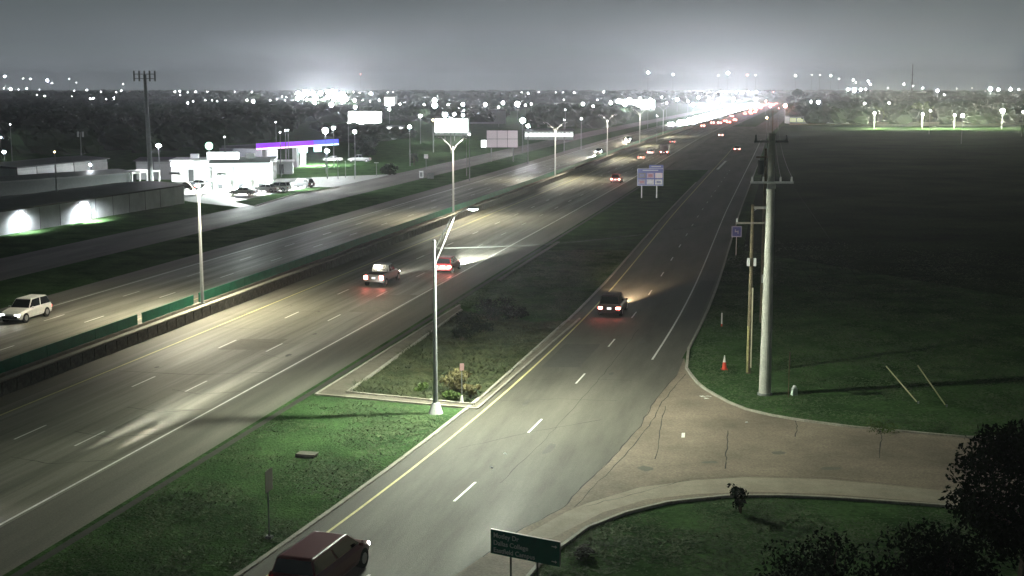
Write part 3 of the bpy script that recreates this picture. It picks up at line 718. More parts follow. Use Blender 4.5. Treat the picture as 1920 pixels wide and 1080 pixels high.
put('sedan', P_gry, XI, -54.5, 470, 'grey sedan with glaring headlights, second of the oncoming cars', rev=True, head=6000, oncoming=True, hcol=(1, .85, .65))
put('suv', P_gry, XI, -33.3, 53.5, 'grey suv on the freeway just outside the left edge, headlights lighting the lane', head=1, far=520000, hcol=(1, 1, .88))
# star-bright pairs of headlights in the dense oncoming traffic
M_glare = em('full_beam_glow', (.97, .98, 1.0), 800)
def far_car(x, y, rz, label, group, lm, r, m=P_gry, z=.62, name='distant_car'):
    mb = MB(); mb.box((0, 0, .62), (1.8, 4.5, .7)); mb.box((0, .2, 1.2), (1.5, 2.4, .5), 0, .85)
    mb.cur = 1
    for s in (-.62, .62): mb.ball((s, -2.3, z), r, 6, 4)
    mb.cur = 2
    for s in (-.75, .75):
        for yy in (-1.4, 1.4): mb.tube((s, yy, .33), (s * 1.2, yy, .33), .33, .33, 8)
    o = mb.build(name, [m, lm, M_black], None, (x, y, Z2)); o.rotation_euler = (0, 0, rz); tag(o, label, 'car', group); return o
rc = random.Random(3); yy = 670
while yy < 1500:
    for k, u in enumerate((-51.6, -55.2, -58.8)):
        if rc.random() < .86:
            y2 = yy + rc.uniform(-8, 8); far_car(XI(u, y2), y2, heading(XI, u, y2), 'glaring headlights of a distant oncoming car in the white mass of traffic', 'oncoming cars in the far glare', M_glare, .36 + .00045 * y2)
    yy += 17 if yy < 1000 else 45
M_glr = em('far_tail_glow', (1, .16, .13), 60)
yy = 640
while yy < 1600:
    for k, u in enumerate((-33.2, -37, -40.7)):
        if rc.random() < .42:
            y2 = yy + rc.uniform(-12, 12); far_car(XI(u, y2), y2, heading(XI, u, y2), 'red tail lights of a distant car far up the freeway', 'outbound cars near the horizon', M_glr, .2 + .00012 * y2, z=.75)
    yy += 50

# ================================================================ BUILDINGS, LEFT
M_sto = mat('storage_wall_paint', (.52, .55, .53), .8, noise=.15, nscale=.5)
M_stol = mat('pale_storage_door', (.60, .62, .60), .7, noise=.1, nscale=.6)
M_roof = mat('dull_metal_roof', (.075, .08, .08), .6, noise=.2, nscale=.4, metal=.2)
M_dark = mat('dark_facade', (.05, .055, .055), .8, noise=.2)
M_store = mat('pale_store_wall', (.55, .56, .56), .7, noise=.08)
def along(a, b, t): return a + (b - a) * t
def shed(name, a, b, depth, h, label, n_door, cat='building', ridge=.7, wallm=M_sto, doorm=M_stol, over=.4, doors=True, inv=False):
    a = Vector((a[0], a[1], 0)); b = Vector((b[0], b[1], 0)); L = (b - a).length; ang = math.atan2(b.y - a.y, b.x - a.x)
    t = empty(name, a, ang, label, cat)
    MB().box((L / 2, depth / 2, h / 2), (L, depth, h)).build('wall', wallm, t)
    rf = MB(); o = over
    rf.loft([[(-o, -o, h + .01), (-o, -o, h + .22), (-o, depth / 2, h + ridge), (-o, depth + o, h + .22), (-o, depth + o, h + .01)],
             [(L + o, -o, h + .01), (L + o, -o, h + .22), (L + o, depth / 2, h + ridge), (L + o, depth + o, h + .22), (L + o, depth + o, h + .01)]])
    rf.build('roof', M_roof, t)
    if doors and n_door:
        w = L / n_door; dm = MB().box((0, 0, 0), (w - .22, .08, h * .86)); dp = None
        for k in range(n_door):
            if dp is None: dp = dm.build('roller_door', doorm, t); q = dp
            else: q = dp.copy(); COL.objects.link(q)
            q.location = ((k + .5) * w, -.04, h * .44)
        pm_ = MB().box((0, 0, 0), (.12, .14, h)); 
        pq = None
        for k in range(n_door + 1):
            if pq is None: pq = pm_.build('pier', M_dark, t); q = pq
            else: q = pq.copy(); COL.objects.link(q)
            q.location = (min(L - .06, max(.06, k * w)), -.06, h / 2)
    return t
def wallpack(pos, face, label, pw=900, col=(.88, .93, 1)):
    t = empty('wall_light', pos, face, label, 'wall light', 'lights fixed on the storage building wall')
    MB().box((0, -.12, 0), (.42, .24, .30)).build('housing', M_galdk, t)
    MB().box((0, -.28, -.06), (.46, .08, .34)).build('lens', em('wall_light_lens', (.85, .9, 1.0), 220), t)
    light('SPOT', (0, -.5, -.1), pw, col, t, rot=(R(30), 0, 0), size=.2, angle=172, blend=.6)
# front storage building in two stepped sections
f0 = (XI(-97.4, 140), 140); f1 = (XI(-95.1, 184.5), 184.5)
f1b = (XI(-96.1, 184.9), 184.9); f2 = (XI(-94.7, 212.5), 212.5)
st1 = shed('storage_building', f0, f1, 13, 2.95, 'long low storage building with a dark metal roof at the left edge', 12, doors=False)
st2 = shed('storage_building', f1b, f2, 12, 2.8, 'low storage building section stepping back, ending at the lit station yard', 8, doors=False)
pa = (Vector((f2[0], f2[1], 0)) - Vector((f1b[0], f1b[1], 0)))
LL = pa.length
MB().box((LL - 1.6, -.03, 1.4), (3.0, .06, 2.7)).build('end_panel', M_stol, st2)
for st in (st1, st2):
    Ls = 45 if st is st1 else LL
    k = 3.0
    while k < Ls:
        MB().box((k, -.015, 1.4), (.06, .03, 2.75)).build('wall_joint', M_dark, st); k += 4.5
aw = math.atan2(f1[1] - f0[1], f1[0] - f0[0])
p0 = Vector((f1[0], f1[1], 2.45)) - Vector((math.cos(aw), math.sin(aw), 0)) * 1.2
wallpack(p0, aw, 'glaring white wall light at the step of the storage building', 14000)
w5 = P(4, 414, 2.4); yq = 169.2
p1 = Vector((f0[0] + (f1[0] - f0[0]) * (yq - 140) / 44.5, yq, 2.45)); p1 -= Vector((-math.sin(aw), math.cos(aw), 0)) * .0
wallpack(p1, aw, 'glaring white wall light at the left frame edge on the storage building', 4500)
# second row behind
b0 = PZ(-60, 345, 214); b1 = PZ(255, 345, 247)
shed('storage_building', (b0.x - 4, b0.y - 2), (b1.x, b1.y), 10, 2.6, 'second low storage row behind the front one, with a thin pale fascia', 10, doors=False, wallm=M_dark)
fa = Vector((b1.x, b1.y, 0)); fb = Vector((b0.x, b0.y, 0))
# lit row of storage doors
r0 = PZ(32, 345, 240); r1 = PZ(203, 345, 272)
lr = shed('storage_building', (r0.x, r0.y), (r1.x, r1.y), 12, 3.9, 'storage row with a lit pale wall divided into five bays', 5)
# grey building with white canopy frame
g0 = PZ(256, 345, 268); g1 = PZ(322, 345, 268)
shed('grey_workshop', (g0.x, g0.y), (g1.x, g1.y), 10, 3.6, 'plain grey workshop left of the bright gas station', 2, cat='building', wallm=mat('grey_workshop_wall', (.22, .23, .23), .8, noise=.1), doorm=mat('grey_door', (.26, .27, .27), .7))
k0 = PZ(248, 345, 245); k1 = PZ(301, 345, 252)
t = empty('carport', (k0.x, k0.y, 0), math.atan2(k1.y - k0.y, k1.x - k0.x), 'white-framed carport in front of the grey workshop', 'carport')
Lk = (Vector(k1[:2]) - Vector(k0[:2])).length
MB().box((Lk / 2, 2.5, 2.75), (Lk, 5, .3)).build('roof', mat('white_fascia', (.75, .76, .74), .6), t)
for xx in (.15, Lk * .55, Lk - .15):
    for y_ in (.15, 4.8): MB().box((xx, y_, 1.3), (.22, .22, 2.6)).build('post', MATS['white_fascia'], t)

# gas station store, canopy with lit soffit
M_soff = em('canopy_soffit_lamp', (.92, 1, .97), 120)
s0, s1 = PZ(322, 345, 262), PZ(512, 345, 264)
t = empty('gas_station_store', (s0.x, s0.y, 0), math.atan2(s1.y - s0.y, s1.x - s0.x), 'overexposed white gas station store with lit windows', 'building')
Ls = (Vector(s1[:2]) - Vector(s0[:2])).length
MB().box((Ls / 2, 5, 2.0), (Ls, 10, 4.0)).build('wall', M_store, t)
MB().box((Ls / 2, 5, 4.15), (Ls + .6, 10.6, .3)).build('roof', MATS['white_fascia'], t)
for k in range(7):
    w_ = MB().box((6.5 + k * 1.95, -.03, 1.6), (1.6, .06, 2.1)).build('window', em('lit_store_window', (.9, 1, .97), 2.2), t)
    MB().box((6.5 + k * 1.95 + .86, -.05, 1.6), (.1, .12, 2.3)).build('mullion', M_galdk, w_)
MB().box((3.8, -.03, 1.2), (1.0, .06, 2.3)).build('door', M_dark, t)
for xx in (4, 9, 15): MB().box((xx, 5, 4.75), (1.6, 1.4, .9)).build('roof_unit', M_gal, t)
MB().box((Ls / 2, -.3, 3.4), (Ls, .5, .7)).build('fascia', em('lit_fascia', (.92, 1, .98), 3.0), t)
c0_, c1_ = PZ(392, 345, 236), PZ(508, 345, 238)
t = empty('fuel_canopy', (c0_.x, c0_.y, 0), math.atan2(c1_.y - c0_.y, c1_.x - c0_.x), 'flat white fuel canopy glowing over the pumps in front of the store', 'canopy')
Lc = (Vector(c1_[:2]) - Vector(c0_[:2])).length
MB().box((Lc / 2, 6, 4.75), (Lc, 12, .7)).build('deck', MATS['white_fascia'], t)
MB().box((Lc / 2, -.03, 4.75), (Lc, .04, .5)).build('fascia', em('canopy_fascia_glow', (.85, 1, .97), 4.0), t)
for i in range(3):
    for j in range(2):
        MB().box((Lc * (i + .5) / 3, 3 + 6 * j, 4.36), (.9, .9, .06)).build('soffit_lamp', M_soff, t)
        MB().box((Lc * (i + .5) / 3 + (1.4 if j else -1.4), 3.5 + 5 * j, 2.2), (.4, .4, 4.4)).build('column', MATS['white_fascia'], t)
for i in range(3):
    pu = MB().box((Lc * (i + .5) / 3, 6, .85), (.9, .6, 1.7)).build('fuel_pump', mat('pump_grey', (.3, .32, .33), .5), t)
    MB().box((Lc * (i + .5) / 3, 5.68, 1.25), (.6, .04, .5)).build('pump_screen', em('pump_display', (.8, .95, 1), 3), pu)
light('AREA', (Lc / 2, 6, 4.2), 110000, (.9, 1, .95), t, rot=(0, 0, 0), name='canopy_light')
# yard pavement
yard = [P(352, 384), P(300, 372), P(320, 345), P(510, 342), P(640, 345), P(700, 338), P(735, 342), P(640, 366), P(575, 372), P(460, 385), P(380, 392)]
poly('station_yard', [(XI(-83, 205), 205), (XI(-93.5, 214), 214), (XI(-112, 232), 232), (XI(-118, 262), 262), (XI(-96, 275), 275), (XI(-83, 285), 285)], .016, mat('yard_concrete', (.30, .31, .29), .7, noise=.15, nscale=.5))
wd = PL([(478, 387), (560, 362), (634, 352), (590, 351), (520, 362), (440, 379)])
poly('yard_lawn', wd, .06, M_grass)
curb('yard_kerb', [(p.x, p.y) for p in wd[:3]], .25, .14)
# gas station yard lamp and pylon sign
def lamp_post(px, py_base, py_top, label, name='street_light', r=.32, m=None, group=None, arms=1, cat='street light', pole=True):
    b = P(px, py_base); zt = PZ(px, py_top, b.y).z
    t = empty(name, b, 0, label, cat, group)
    MB().tube((0, 0, 0), (0, 0, zt), .12, .07, 8).build('pole', M_galdk, t)
    MB().ball((0, 0, zt), r * .6, 8, 5, .6).build('lamp', m or em('white_lamp_glow', (.9, .94, 1), 600), t)
    return t
lamp_post(171, 352, 309, 'small bright lamp on a post between the storage rows', r=.35)
lamp_post(300, 346, 273, 'large glaring yard lamp above the grey workshop', r=.75, m=em('yard_lamp_glow', (.95, .93, 1), 1100))
lamp_post(10, 330, 285, 'bright lamp at the left edge, upper of the pair above the storage roof', r=.6)
lamp_post(9, 345, 311, 'bright lamp at the left edge, lower of the pair above the storage roof', r=.7)
lamp_post(3, 300, 257, 'faint lamp at the left edge above the storage rows', r=.4)
q = P(420, 340); t = empty('pylon_sign', q, 0, 'blank-white glowing pylon sign above the gas station', 'sign')
s = q.y / FPX; zc = 18.2 - (290 - 165) * s
for xx in (-2, 2): MB().box((xx, 0, (zc) / 2), (.25, .25, zc)).build('post', M_galdk, t)
MB().box((0, -.1, zc), (6.2, .5, 1.35)).build('sign_box', em('white_sign_glow', (.95, 1, 1), 5), t)
MB().ball((-2.7, -.1, 18.2 - (272 - 165) * s), .75, 10, 6).build('green_globe', em('green_white_glow', (.55, 1, .8), 6), t)
MB().box((-2.7, -.1, 18.2 - (279 - 165) * s), (.2, .2, .9)).build('globe_stem', M_galdk, t)
# second station canopy with purple and blue band
Yp = 305
p0_, p1_ = PZ(480, 275, 296), PZ(634, 267, 322)
t = empty('purple_canopy', (p0_.x, p0_.y, 0), math.atan2(p1_.y - p0_.y, p1_.x - p0_.x), 'fuel canopy edged with glowing purple and blue light bands', 'canopy')
Lp = (Vector(p1_[:2]) - Vector(p0_[:2])).length
MB().box((Lp * .27, 9.0, 2.4), (Lp * .52, 4, 4.8)).build('shop_wall', mat('purple_lit_wall', (.22, .2, .26), .8, noise=.1), t)  # purple light from the bands is put into the wall colour
MB().box((Lp / 2, 5, 5.15), (Lp, 10, .5)).build('deck', mat('dark_deck', (.12, .11, .14), .7), t)
MB().box((Lp * .34, -.05, 5.45), (Lp * .68, .08, 1.25)).build('purple_band', em('purple_glow', (.22, .03, .62), 1.3), t)
MB().box((Lp * .84, -.05, 5.45), (Lp * .32, .08, 1.25)).build('blue_band', em('blue_glow', (.10, .12, .9), 1.5), t)
MB().box((Lp * .38, -.12, 4.85), (Lp * .76, .1, .30)).build('pink_tube', em('pink_tube_glow', (1, .55, .85), 3), t)
MB().box((Lp * .88, -.12, 4.85), (Lp * .24, .1, .30)).build('cyan_tube', em('cyan_tube_glow', (.6, .9, 1), 3), t)
for fx in (.18, .55, .70, .80): MB().box((Lp * fx, 2 + 4 * (fx > .6), 2.45), (.9, .9, 4.9)).build('column', M_store, t)
for fx in (.62, .80, .94): MB().box((Lp * fx, 5, 4.86), (1, 1, .06)).build('soffit_lamp', em('soffit_small', (.95, 1, 1), 60), t)
for k, (fx, w_) in enumerate(((.54, 2.9), (.72, 2.6))): MB().box((Lp * fx, -.3, 4.0), (w_, .3, 1.2)).build('sign_box', em('aqua_sign_glow', (.65, 1, .93), 2.2), t)
light('POINT', (Lp * .75, 1.5, 4.2), 40000, (.9, 1, .97), t, size=.5)
q = P(608, 318); lamp_post(614, 335, 283, 'glaring white lamp at the right end of the purple canopy', r=.8)
MB().box((0, 0, 0), (1, 1, 1))
q0, q1 = PZ(510, 312, 285), PZ(546, 312, 290)
t = empty('kiosk', (q0.x, q0.y, 0), .1, 'low kiosk building with a pale lit roof edge between the two stations', 'building')
MB().box((2, 2, 1.3), (4.6, 4, 2.6)).build('wall', M_sto, t); MB().box((2, 2, 2.75), (5.2, 4.6, .3)).build('roof', MATS['white_fascia'], t); MB().box((2, -.03, 1.1), (.9, .06, 2.0)).build('door', M_dark, t)

# parked cars
for (px, py, kd, pm_, rz, lb) in ((455, 366, 'sedan', P_gry, R(80), 'dark grey sedan parked broadside in front of the fuel canopy'), (499, 360, 'sedan', P_wht, R(70), 'white sedan parked at the station, left of the two white cars'),
                                  (520, 359, 'suv', P_wht, R(75), 'white suv parked at the station, right of the two white cars'), (566, 352, 'suv', P_blk, R(60), 'black suv parked at the station yard exit'),
                                  (352, 356, 'sedan', P_blk, R(60), 'dark car parked behind the end of the storage building'), (674, 304, 'pickup', P_sil, R(85), 'silver pickup parked on the road right of the purple canopy'), (372, 352, 'hatch', P_sil, R(70), 'pale hatchback parked beside the lit station store'), (624, 303, 'sedan', P_wht, R(80), 'white sedan parked under the lamp at the purple canopy')):
    q = P(px, py); car(kd, pm_, (q.x, q.y, .018), rz, lb, tail=0, group=None)

# thin light posts of the left frontage road and yard
for px, yb, ytp, lb in ((634, 336, 300, 'bare thin post left in the row by the station drive'), (648, 333, 303, 'bare thin post second in the row by the station drive'), (665, 336, 308, 'bare thin post third in the row by the station drive'), (706, 330, 305, 'short post with a pale flat top near the left frontage road'), (875, 330, 255, 'thin grey pole standing between the median lamp and the white sign board')):
    b = P(px, yb); zt = PZ(px, ytp, b.y).z; t = empty('thin_post', b, 0, lb, 'post')
    MB().tube((0, 0, 0), (0, 0, zt), .07, .05).build('shaft', M_galdk, t)
    MB().box((0, 0, zt), (.9 if px in (706,) else .2, .3, .12)).build('cap', M_gal, t)
for px, py, w_, h_, c, lb, cat in ((790, 333, .8, 1.3, M_plate, 'small white equipment cabinet on the grass by the left frontage road', 'cabinet'), (807, 335, 1.35, 1.1, M_galdk, 'grey squat cabinet beside the small white one', 'cabinet')):
    b = P(px, py); t = empty('equipment_cabinet', b, 0, lb, cat); MB().box((0, 0, h_ / 2), (w_, .7, h_)).build('body', c, t); MB().box((0, -.36, h_ / 2), (w_ * .7, .03, h_ * .7)).build('door', M_galdk, t); MB().box((0, 0, h_ + .03), (w_ + .1, .8, .06)).build('roof', c, t)
q = P(799, 318); t = empty('small_sign', q, 0, 'small white square sign on a post in the dark verge', 'road sign'); zt = PZ(799, 293, q.y).z
MB().tube((0, 0, 0), (0, 0, zt), .05).build('post', M_galdk, t); MB().box((0, -.06, zt), (.9, .04, .95)).build('sign_panel', M_plate, t)

# billboard-like board seen across the road
q = P(940, 303); s = q.y / FPX; t = empty('panel_board', (q.x, q.y, 0), 0, 'wide board of six pinkish-grey panels with a white box at its left', 'billboard')
zt_, zb_ = 18.2 - (243 - 165) * s, 18.2 - (275 - 165) * s
for i in range(3):
    for j in range(2):
        MB().box((-2.35 + i * 2.6, 0, zb_ + (zt_ - zb_) * (j + .5) / 2), (2.5, .25, (zt_ - zb_) / 2 - .12)).build('board_panel', mat('board_pink_grey', (.48, .42, .44), .6, emit=(.5, .4, .43), stren=.2), t)  # faint glow of their own put into the panels
MB().box((.25, .2, (zt_ + zb_) / 2), (7.9, .15, zt_ - zb_ + .1)).build('backing', M_dark, t)
for xx in (-2.5, 3): MB().tube((xx, .35, 0), (xx, .35, zt_), .16).build('post', M_galdk, t)
MB().box((-4.4, 0, zb_ + .95), (1.25, .5, 1.75)).build('lit_box', em('white_box_glow', (1, 1, 1), 4), t)
# glowing white billboard
Yb = 600; c = PZ(684, 221, Yb)
t = empty('glowing_billboard', (c.x, Yb, 0), 0, 'big blank white glowing billboard above the purple canopy', 'billboard')
MB().box((0, 0, c.z), (14.4, .8, 5.4)).build('face', em('billboard_glow', (.95, 1, .98), 40), t)
MB().box((0, .8, c.z / 2), (.8, .8, c.z)).build('post', M_galdk, t); MB().box((0, -1.2, c.z - 2.9), (14, .8, .1)).build('catwalk', M_galdk, t)

# cell tower left
b = P(284, 352); Yt = b.y; t = empty('cell_tower', b, 0, 'tall slender monopole tower with antenna arms at the top, behind the carport', 'tower')
zt_ = PZ(280, 140, Yt).z
MB().tube((0, 0, 0), (-.4, 0, zt_), .5, .28, 10).build('mast', M_galdk, t)
for zz, ww in ((zt_ - .7, 1.9), (zt_ + .1, 1.9)):
    a = MB().box((-.4, 0, zz), (ww * 2, .15, .12)).build('antenna_arm', M_galdk, t)
    for k in range(5): MB().box((-.4 - ww + k * ww / 2, -.2, zz + .05), (.28, .15, 1.1)).build('antenna', M_galdk, a)
for px, py, yb, lb in ((153, 248, 320, 'lattice-topped dark mast in front of the wood at left'), ):
    b = PZ(px, 300, 330); zt = PZ(px, py, 330).z; t = empty('radio_mast', (b.x, b.y, 0), 0, lb, 'tower'); MB().tube((0, 0, 0), (0, 0, zt), .2, .1).build('mast', M_galdk, t)
    for s in (-.6, .6): MB().box((s, 0, zt - .5), (.4, .3, 1.3)).build('antenna', M_gal, t)
b = PZ(1710, 160, 1400); zt = PZ(1710, 120, 1400).z
t = empty('radio_mast', (b.x, b.y, 0), 0, 'thin dark radio mast rising above the trees at right', 'tower'); MB().tube((0, 0, 0), (0, 0, zt), .9, .35).build('mast', M_dark, t)
for zz in (.55, .75): MB().box((0, 0, zt * zz), (3, .5, .5)).build('cross_brace', M_dark, t)

# mid-distance commercial buildings
def block(px0, px1, pyb, h, depth, label, wm, lit=None, litn=0, lits=0, roofm=None, name='commercial_building', wh=.35):
    a, b = P(px0, pyb), P(px1, pyb); L = b.x - a.x; t = empty(name, (a.x, a.y, 0), 0, label, 'building')
    MB().box((L / 2, depth / 2, h / 2), (L, depth, h)).build('wall', wm, t)
    MB().box((L / 2, depth / 2, h + .2), (L + .8, depth + .8, .4)).build('roof', roofm or M_roof, t)
    if litn:
        w = L / litn; mm = MB().box((0, 0, 0), (w * .8, .1, h * wh)); pr = None
        for k in range(litn):
            if pr is None: pr = mm.build('window', em('lit_win_%d' % int(lits * 10), lit, lits), t); q = pr
            else: q = pr.copy(); COL.objects.link(q)
            q.location = ((k + .5) * w, -.06, h * .55)
    return t
Wt = (.95, 1, .97)
block(880, 948, 232, 6.5, 20, 'flat grey warehouse behind the panel board', mat('grey_warehouse', (.22, .24, .24), .8))
block(815, 878, 254, 6.8, 16, 'brilliantly lit white store right of the glowing billboard', M_store, Wt, 8, 9.0, wh=.75)
block(984, 1075, 262, 3.2, 10, 'long low floodlit shed left of the oncoming headlights', M_store, Wt, 12, 2.5, wh=.4)
block(760, 892, 181.5, 9, 40, 'far strip of lit shop fronts on the horizon, centre left', M_store, Wt, 16, 16, wh=.6)
block(928, 955, 182, 10, 40, 'far lit white block on the horizon right of the strip', M_store, (1, .9, .9), 3, 5, wh=.8)
block(1155, 1228, 207, 9, 25, 'brightly lit dealership building left of the traffic glare', M_store, Wt, 8, 22, wh=.7)
block(1040, 1075, 207, 6, 20, 'low building with lit canopy edge among the trees', M_sto, Wt, 4, 2, wh=.3)
block(720, 742, 217, 13, 12, 'tall narrow lit sign building right of the billboard', M_store, Wt, 1, 14, wh=.7)
block(1540, 1586, 179, 9, 30, 'pair of lit white boxes on the horizon at right', M_store, Wt, 2, 5, wh=.7)
block(1365, 1395, 180, 8, 30, 'lit white low store on the horizon beyond the traffic', M_store, Wt, 3, 8, wh=.7)
block(240, 262, 175, 9, 30, 'dim orange-lit roof on the far left horizon', M_store, (1, .5, .2), 1, 1.2, wh=.5)
block(1480, 1600, 232, 3.5, 12, 'long low pale building at the far edge of the dark field', M_sto, (.9, 1, .6), 9, .8, wh=.5)
block(725, 755, 252, 3, 8, 'small lit vehicle shed left of the bright store', M_store, Wt, 3, 4, wh=.8)

# turf strip at the field's far edge, lamplight put into its pale colour
a, b = P(1700, 236), P(1850, 236); c_, d_ = P(1900, 228), P(1700, 222)
poly('lit_turf', [P(1480, 234), P(1700, 236), P(1850, 237), P(1930, 234), P(1930, 228), P(1850, 228), P(1700, 229), P(1480, 229)], .02, mat('painted_lit_turf', (.30, .32, .18), .9, noise=.2, nscale=.05))
for px, pyl, pw, lb in ((1730, 214, 80000, 'shielded floodlight left of the lit turf'), (1790, 216, 80000, 'shielded floodlight over the middle of the lit turf'), (1880, 208, 60000, 'large glaring floodlight at the right edge of the field'), (1640, 212, 90000, 'small yard light between the right-hand trees')):
    Yl = 610; q = PZ(px, pyl, Yl); t = empty('floodlight', (q.x, Yl, 0), 0, lb, 'floodlight'); MB().tube((0, 0, 0), (0, 0, q.z), .14).build('pole', M_galdk, t)
    MB().ball((0, 0, q.z), .45 if px != 1880 else 1.0, 8, 5).build('lamp', em('flood_lamp_glow', (.95, .97, .95), 90), t)
    light('POINT', (0, -5, q.z - .5), pw, (1, 1, .72), t, size=.5)

# ================================================================ DISTANT LIGHTS
LG = {}
def lmat(k, s):
    c = {'w': (.95, .97, 1), 'v': (.86, .84, 1), 'r': (1, .22, .2), 'o': (1, .62, .3), 'g': (.7, 1, .8)}[k]
    return em('far_lamp_%s_%d' % (k, s), c, s)
SZ = {1: (.40, 22), 2: (.60, 45), 3: (1.05, 110), 4: (1.8, 170), 5: (2.1, 260)}
def far_light(px, py, size, k='w', Y=None, group='', label=''):
    r, st = SZ[size]; r *= .78; st *= (1.6, 2, 4.5, 2.8, 2.8)[size - 1]
    if Y is None:
        Y = 1500 if py < 171.5 else min(1500, FPX * (18.2 - 9.0) / (py - 165))
    q = PZ(px, py, Y); r *= (Y / 900) ** .5 * (.75 if Y < 620 else 1)
    mb = MB(); mb.tube((0, 0, 0), (0, 0, q.z), .10 + Y * .00008, .08, 5, False); mb.cur = 1; mb.ball((0, 0, q.z), r, 6, 4)
    o = mb.build('distant_light_pole', [M_galdk, lmat(k, st)], None, (q.x, q.y, 0)); tag(o, label, 'light pole', group)
ONES = 'first second third fourth fifth sixth seventh eighth ninth tenth eleventh twelfth thirteenth fourteenth fifteenth sixteenth seventeenth eighteenth nineteenth'.split()
def nth(i):
    if i == 1: return 'leftmost'
    if i < 20: return ONES[i - 1] + ' from the left'
    t_, o_ = divmod(i, 10); tn = ('', '', 'twenty', 'thirty', 'forty', 'fifty')[t_]
    return (tn + '-' + ONES[o_ - 1] if o_ else tn[:-1] + 'ieth') + ' from the left'
def lights(group, label, lst):
    lst = sorted(lst, key=lambda e: (e[0], e[1]))
    for k, e in enumerate(lst):
        sz = {1: 'tiny', 2: 'small', 3: 'bright', 4: 'glaring', 5: 'blinding'}[e[2]]
        lb = label if len(lst) == 1 else '%s %s, %s' % (sz, label, nth(k + 1))
        far_light(e[0], e[1], e[2], *(e[3:] if len(e) > 3 else ()), group=group, label=lb)
lights('high lamps over the left horizon', 'high-mast lamp in the sky above the left-hand wood', [(9, 143, 3, 'v'), (43, 147, 1), (57, 148, 2, 'v'), (89, 151, 3, 'v'), (98, 156, 1), (130, 148, 1), (143, 155, 1), (231, 158, 1), (271, 160, 1)])
lights('small lamps along the left horizon', 'far lamp along the treetops of the left-hand wood', [(7, 166, 1), (20, 167, 3), (35, 168, 1), (50, 166, 2), (74, 168, 1), (139, 170, 1), (163, 169, 2, 'v'), (189, 172, 1), (218, 173, 1), (227, 170, 2), (271, 173, 1), (69, 178, 1), (84, 180, 2), (135, 180, 1), (169, 185, 2), (175, 184, 2), (199, 186, 1), (214, 184, 2, 'v'),
    (328, 172, 2), (337, 171, 2), (338, 178, 1), (352, 173, 1), (367, 172, 2), (389, 172, 1), (440, 172, 1), (472, 173, 2), (352, 193, 2), (362, 190, 1), (385, 188, 1), (398, 188, 1), (407, 190, 1), (423, 188, 1), (463, 188, 2), (475, 190, 3)])
lights('lamps inside the dark wood', 'lone lamp inside the dark left-hand wood', [(19, 233, 1), (421, 257, 1), (102, 285, 1, 'o'), (517, 229, 1), (525, 248, 1), (535, 245, 1), (540, 244, 1)])
lights('small lamps over the left centre', 'far lamp between wood and brilliant floodlit lot', [(507, 188, 1), (519, 186, 1), (529, 181, 1), (537, 182, 1), (534, 188, 1)])
cl = []
rl = random.Random(5)
for k in range(26): cl.append((558 + rl.random() * 92, 171 + rl.random() * 24 * (.6 + .5 * k / 26), 4 if rl.random() < .7 else 5, 'w', rl.uniform(1000, 1400)))
lights('floodlights of the brilliant lot', 'floodlight in the brilliant white patch left of centre', cl)
lights('lamps of the centre left', 'lamp among the shops left of centre', [(663, 174, 3), (674, 174, 2), (695, 175, 3), (665, 188, 3), (680, 188, 1), (694, 190, 1), (711, 188, 2), (666, 201, 3, 'v'), (750, 195, 2), (727, 173, 1), (737, 172, 1), (730, 190, 3), (730, 205, 3),
    (815, 188, 4), (815, 198, 4), (795, 196, 2), (840, 196, 2), (868, 196, 3), (870, 207, 2), (788, 217, 3), (910, 196, 3), (943, 193, 3), (935, 201, 2), (768, 238, 3), (610, 245, 4), (625, 240, 3), (665, 247, 3), (653, 230, 1), (812, 225, 2, 'o'), (880, 252, 2), (834, 215, 4), (852, 214, 3), (868, 216, 3), (845, 226, 4)])
lights('lamps along the centre horizon', 'far lamp by the horizon right of centre', [(978, 173, 1), (990, 175, 2), (1010, 173, 1), (1042, 173, 1), (1056, 173, 1), (1077, 174, 2), (1132, 172, 2), (1057, 187, 1), (970, 195, 4), (985, 197, 2), (996, 195, 2), (1093, 195, 3), (1060, 198, 1), (1112, 199, 2), (1120, 187, 1), (1145, 193, 3), (1060, 206, 1), (1058, 225, 1), (980, 226, 4), (990, 236, 3), (1090, 223, 2),
    (1241, 182, 2), (1270, 187, 3), (1250, 193, 2), (1290, 190, 2), (1310, 183, 3), (1330, 183, 2), (1355, 170, 1), (1380, 173, 2), (1403, 172, 2), (1418, 172, 2), (1215, 203, 2), (1232, 217, 1), (1300, 196, 3), (1345, 192, 3), (1375, 186, 3), (1160, 190, 4), (1180, 188, 4), (1200, 185, 3), (1220, 187, 3), (1172, 197, 3)])
lights('high masts over the freeway', 'high-mast lamp in the sky over the far freeway', [(1215, 136, 3), (1262, 140, 2), (1347, 142, 1), (1365, 137, 3), (1401, 141, 2, 'r'), (1417, 141, 1), (1492, 142, 2), (1522, 140, 1), (1537, 141, 1), (1558, 142, 2), (1573, 148, 1), (1600, 150, 2), (1605, 155, 1), (1628, 152, 2), (1632, 158, 2)])
lights('lamps among the right-hand trees', 'far lamp at the trees on the right', [(1665, 165, 1), (1695, 158, 2), (1712, 161, 1), (1522, 191, 3, 'v'), (1534, 192, 3, 'v'), (1598, 190, 2), (1621, 194, 2), (1667, 193, 2), (1730, 165, 2), (1758, 170, 3, 'v'), (1771, 178, 2), (1758, 193, 3), (1794, 166, 1), (1823, 165, 1), (1744, 208, 2), (1805, 217, 3),
    (1857, 167, 4), (1872, 168, 3), (1895, 168, 3, 'v'), (1910, 168, 2), (1918, 210, 2), (1590, 168, 3), (1602, 169, 4), (1614, 168, 3), (1623, 167, 2)])
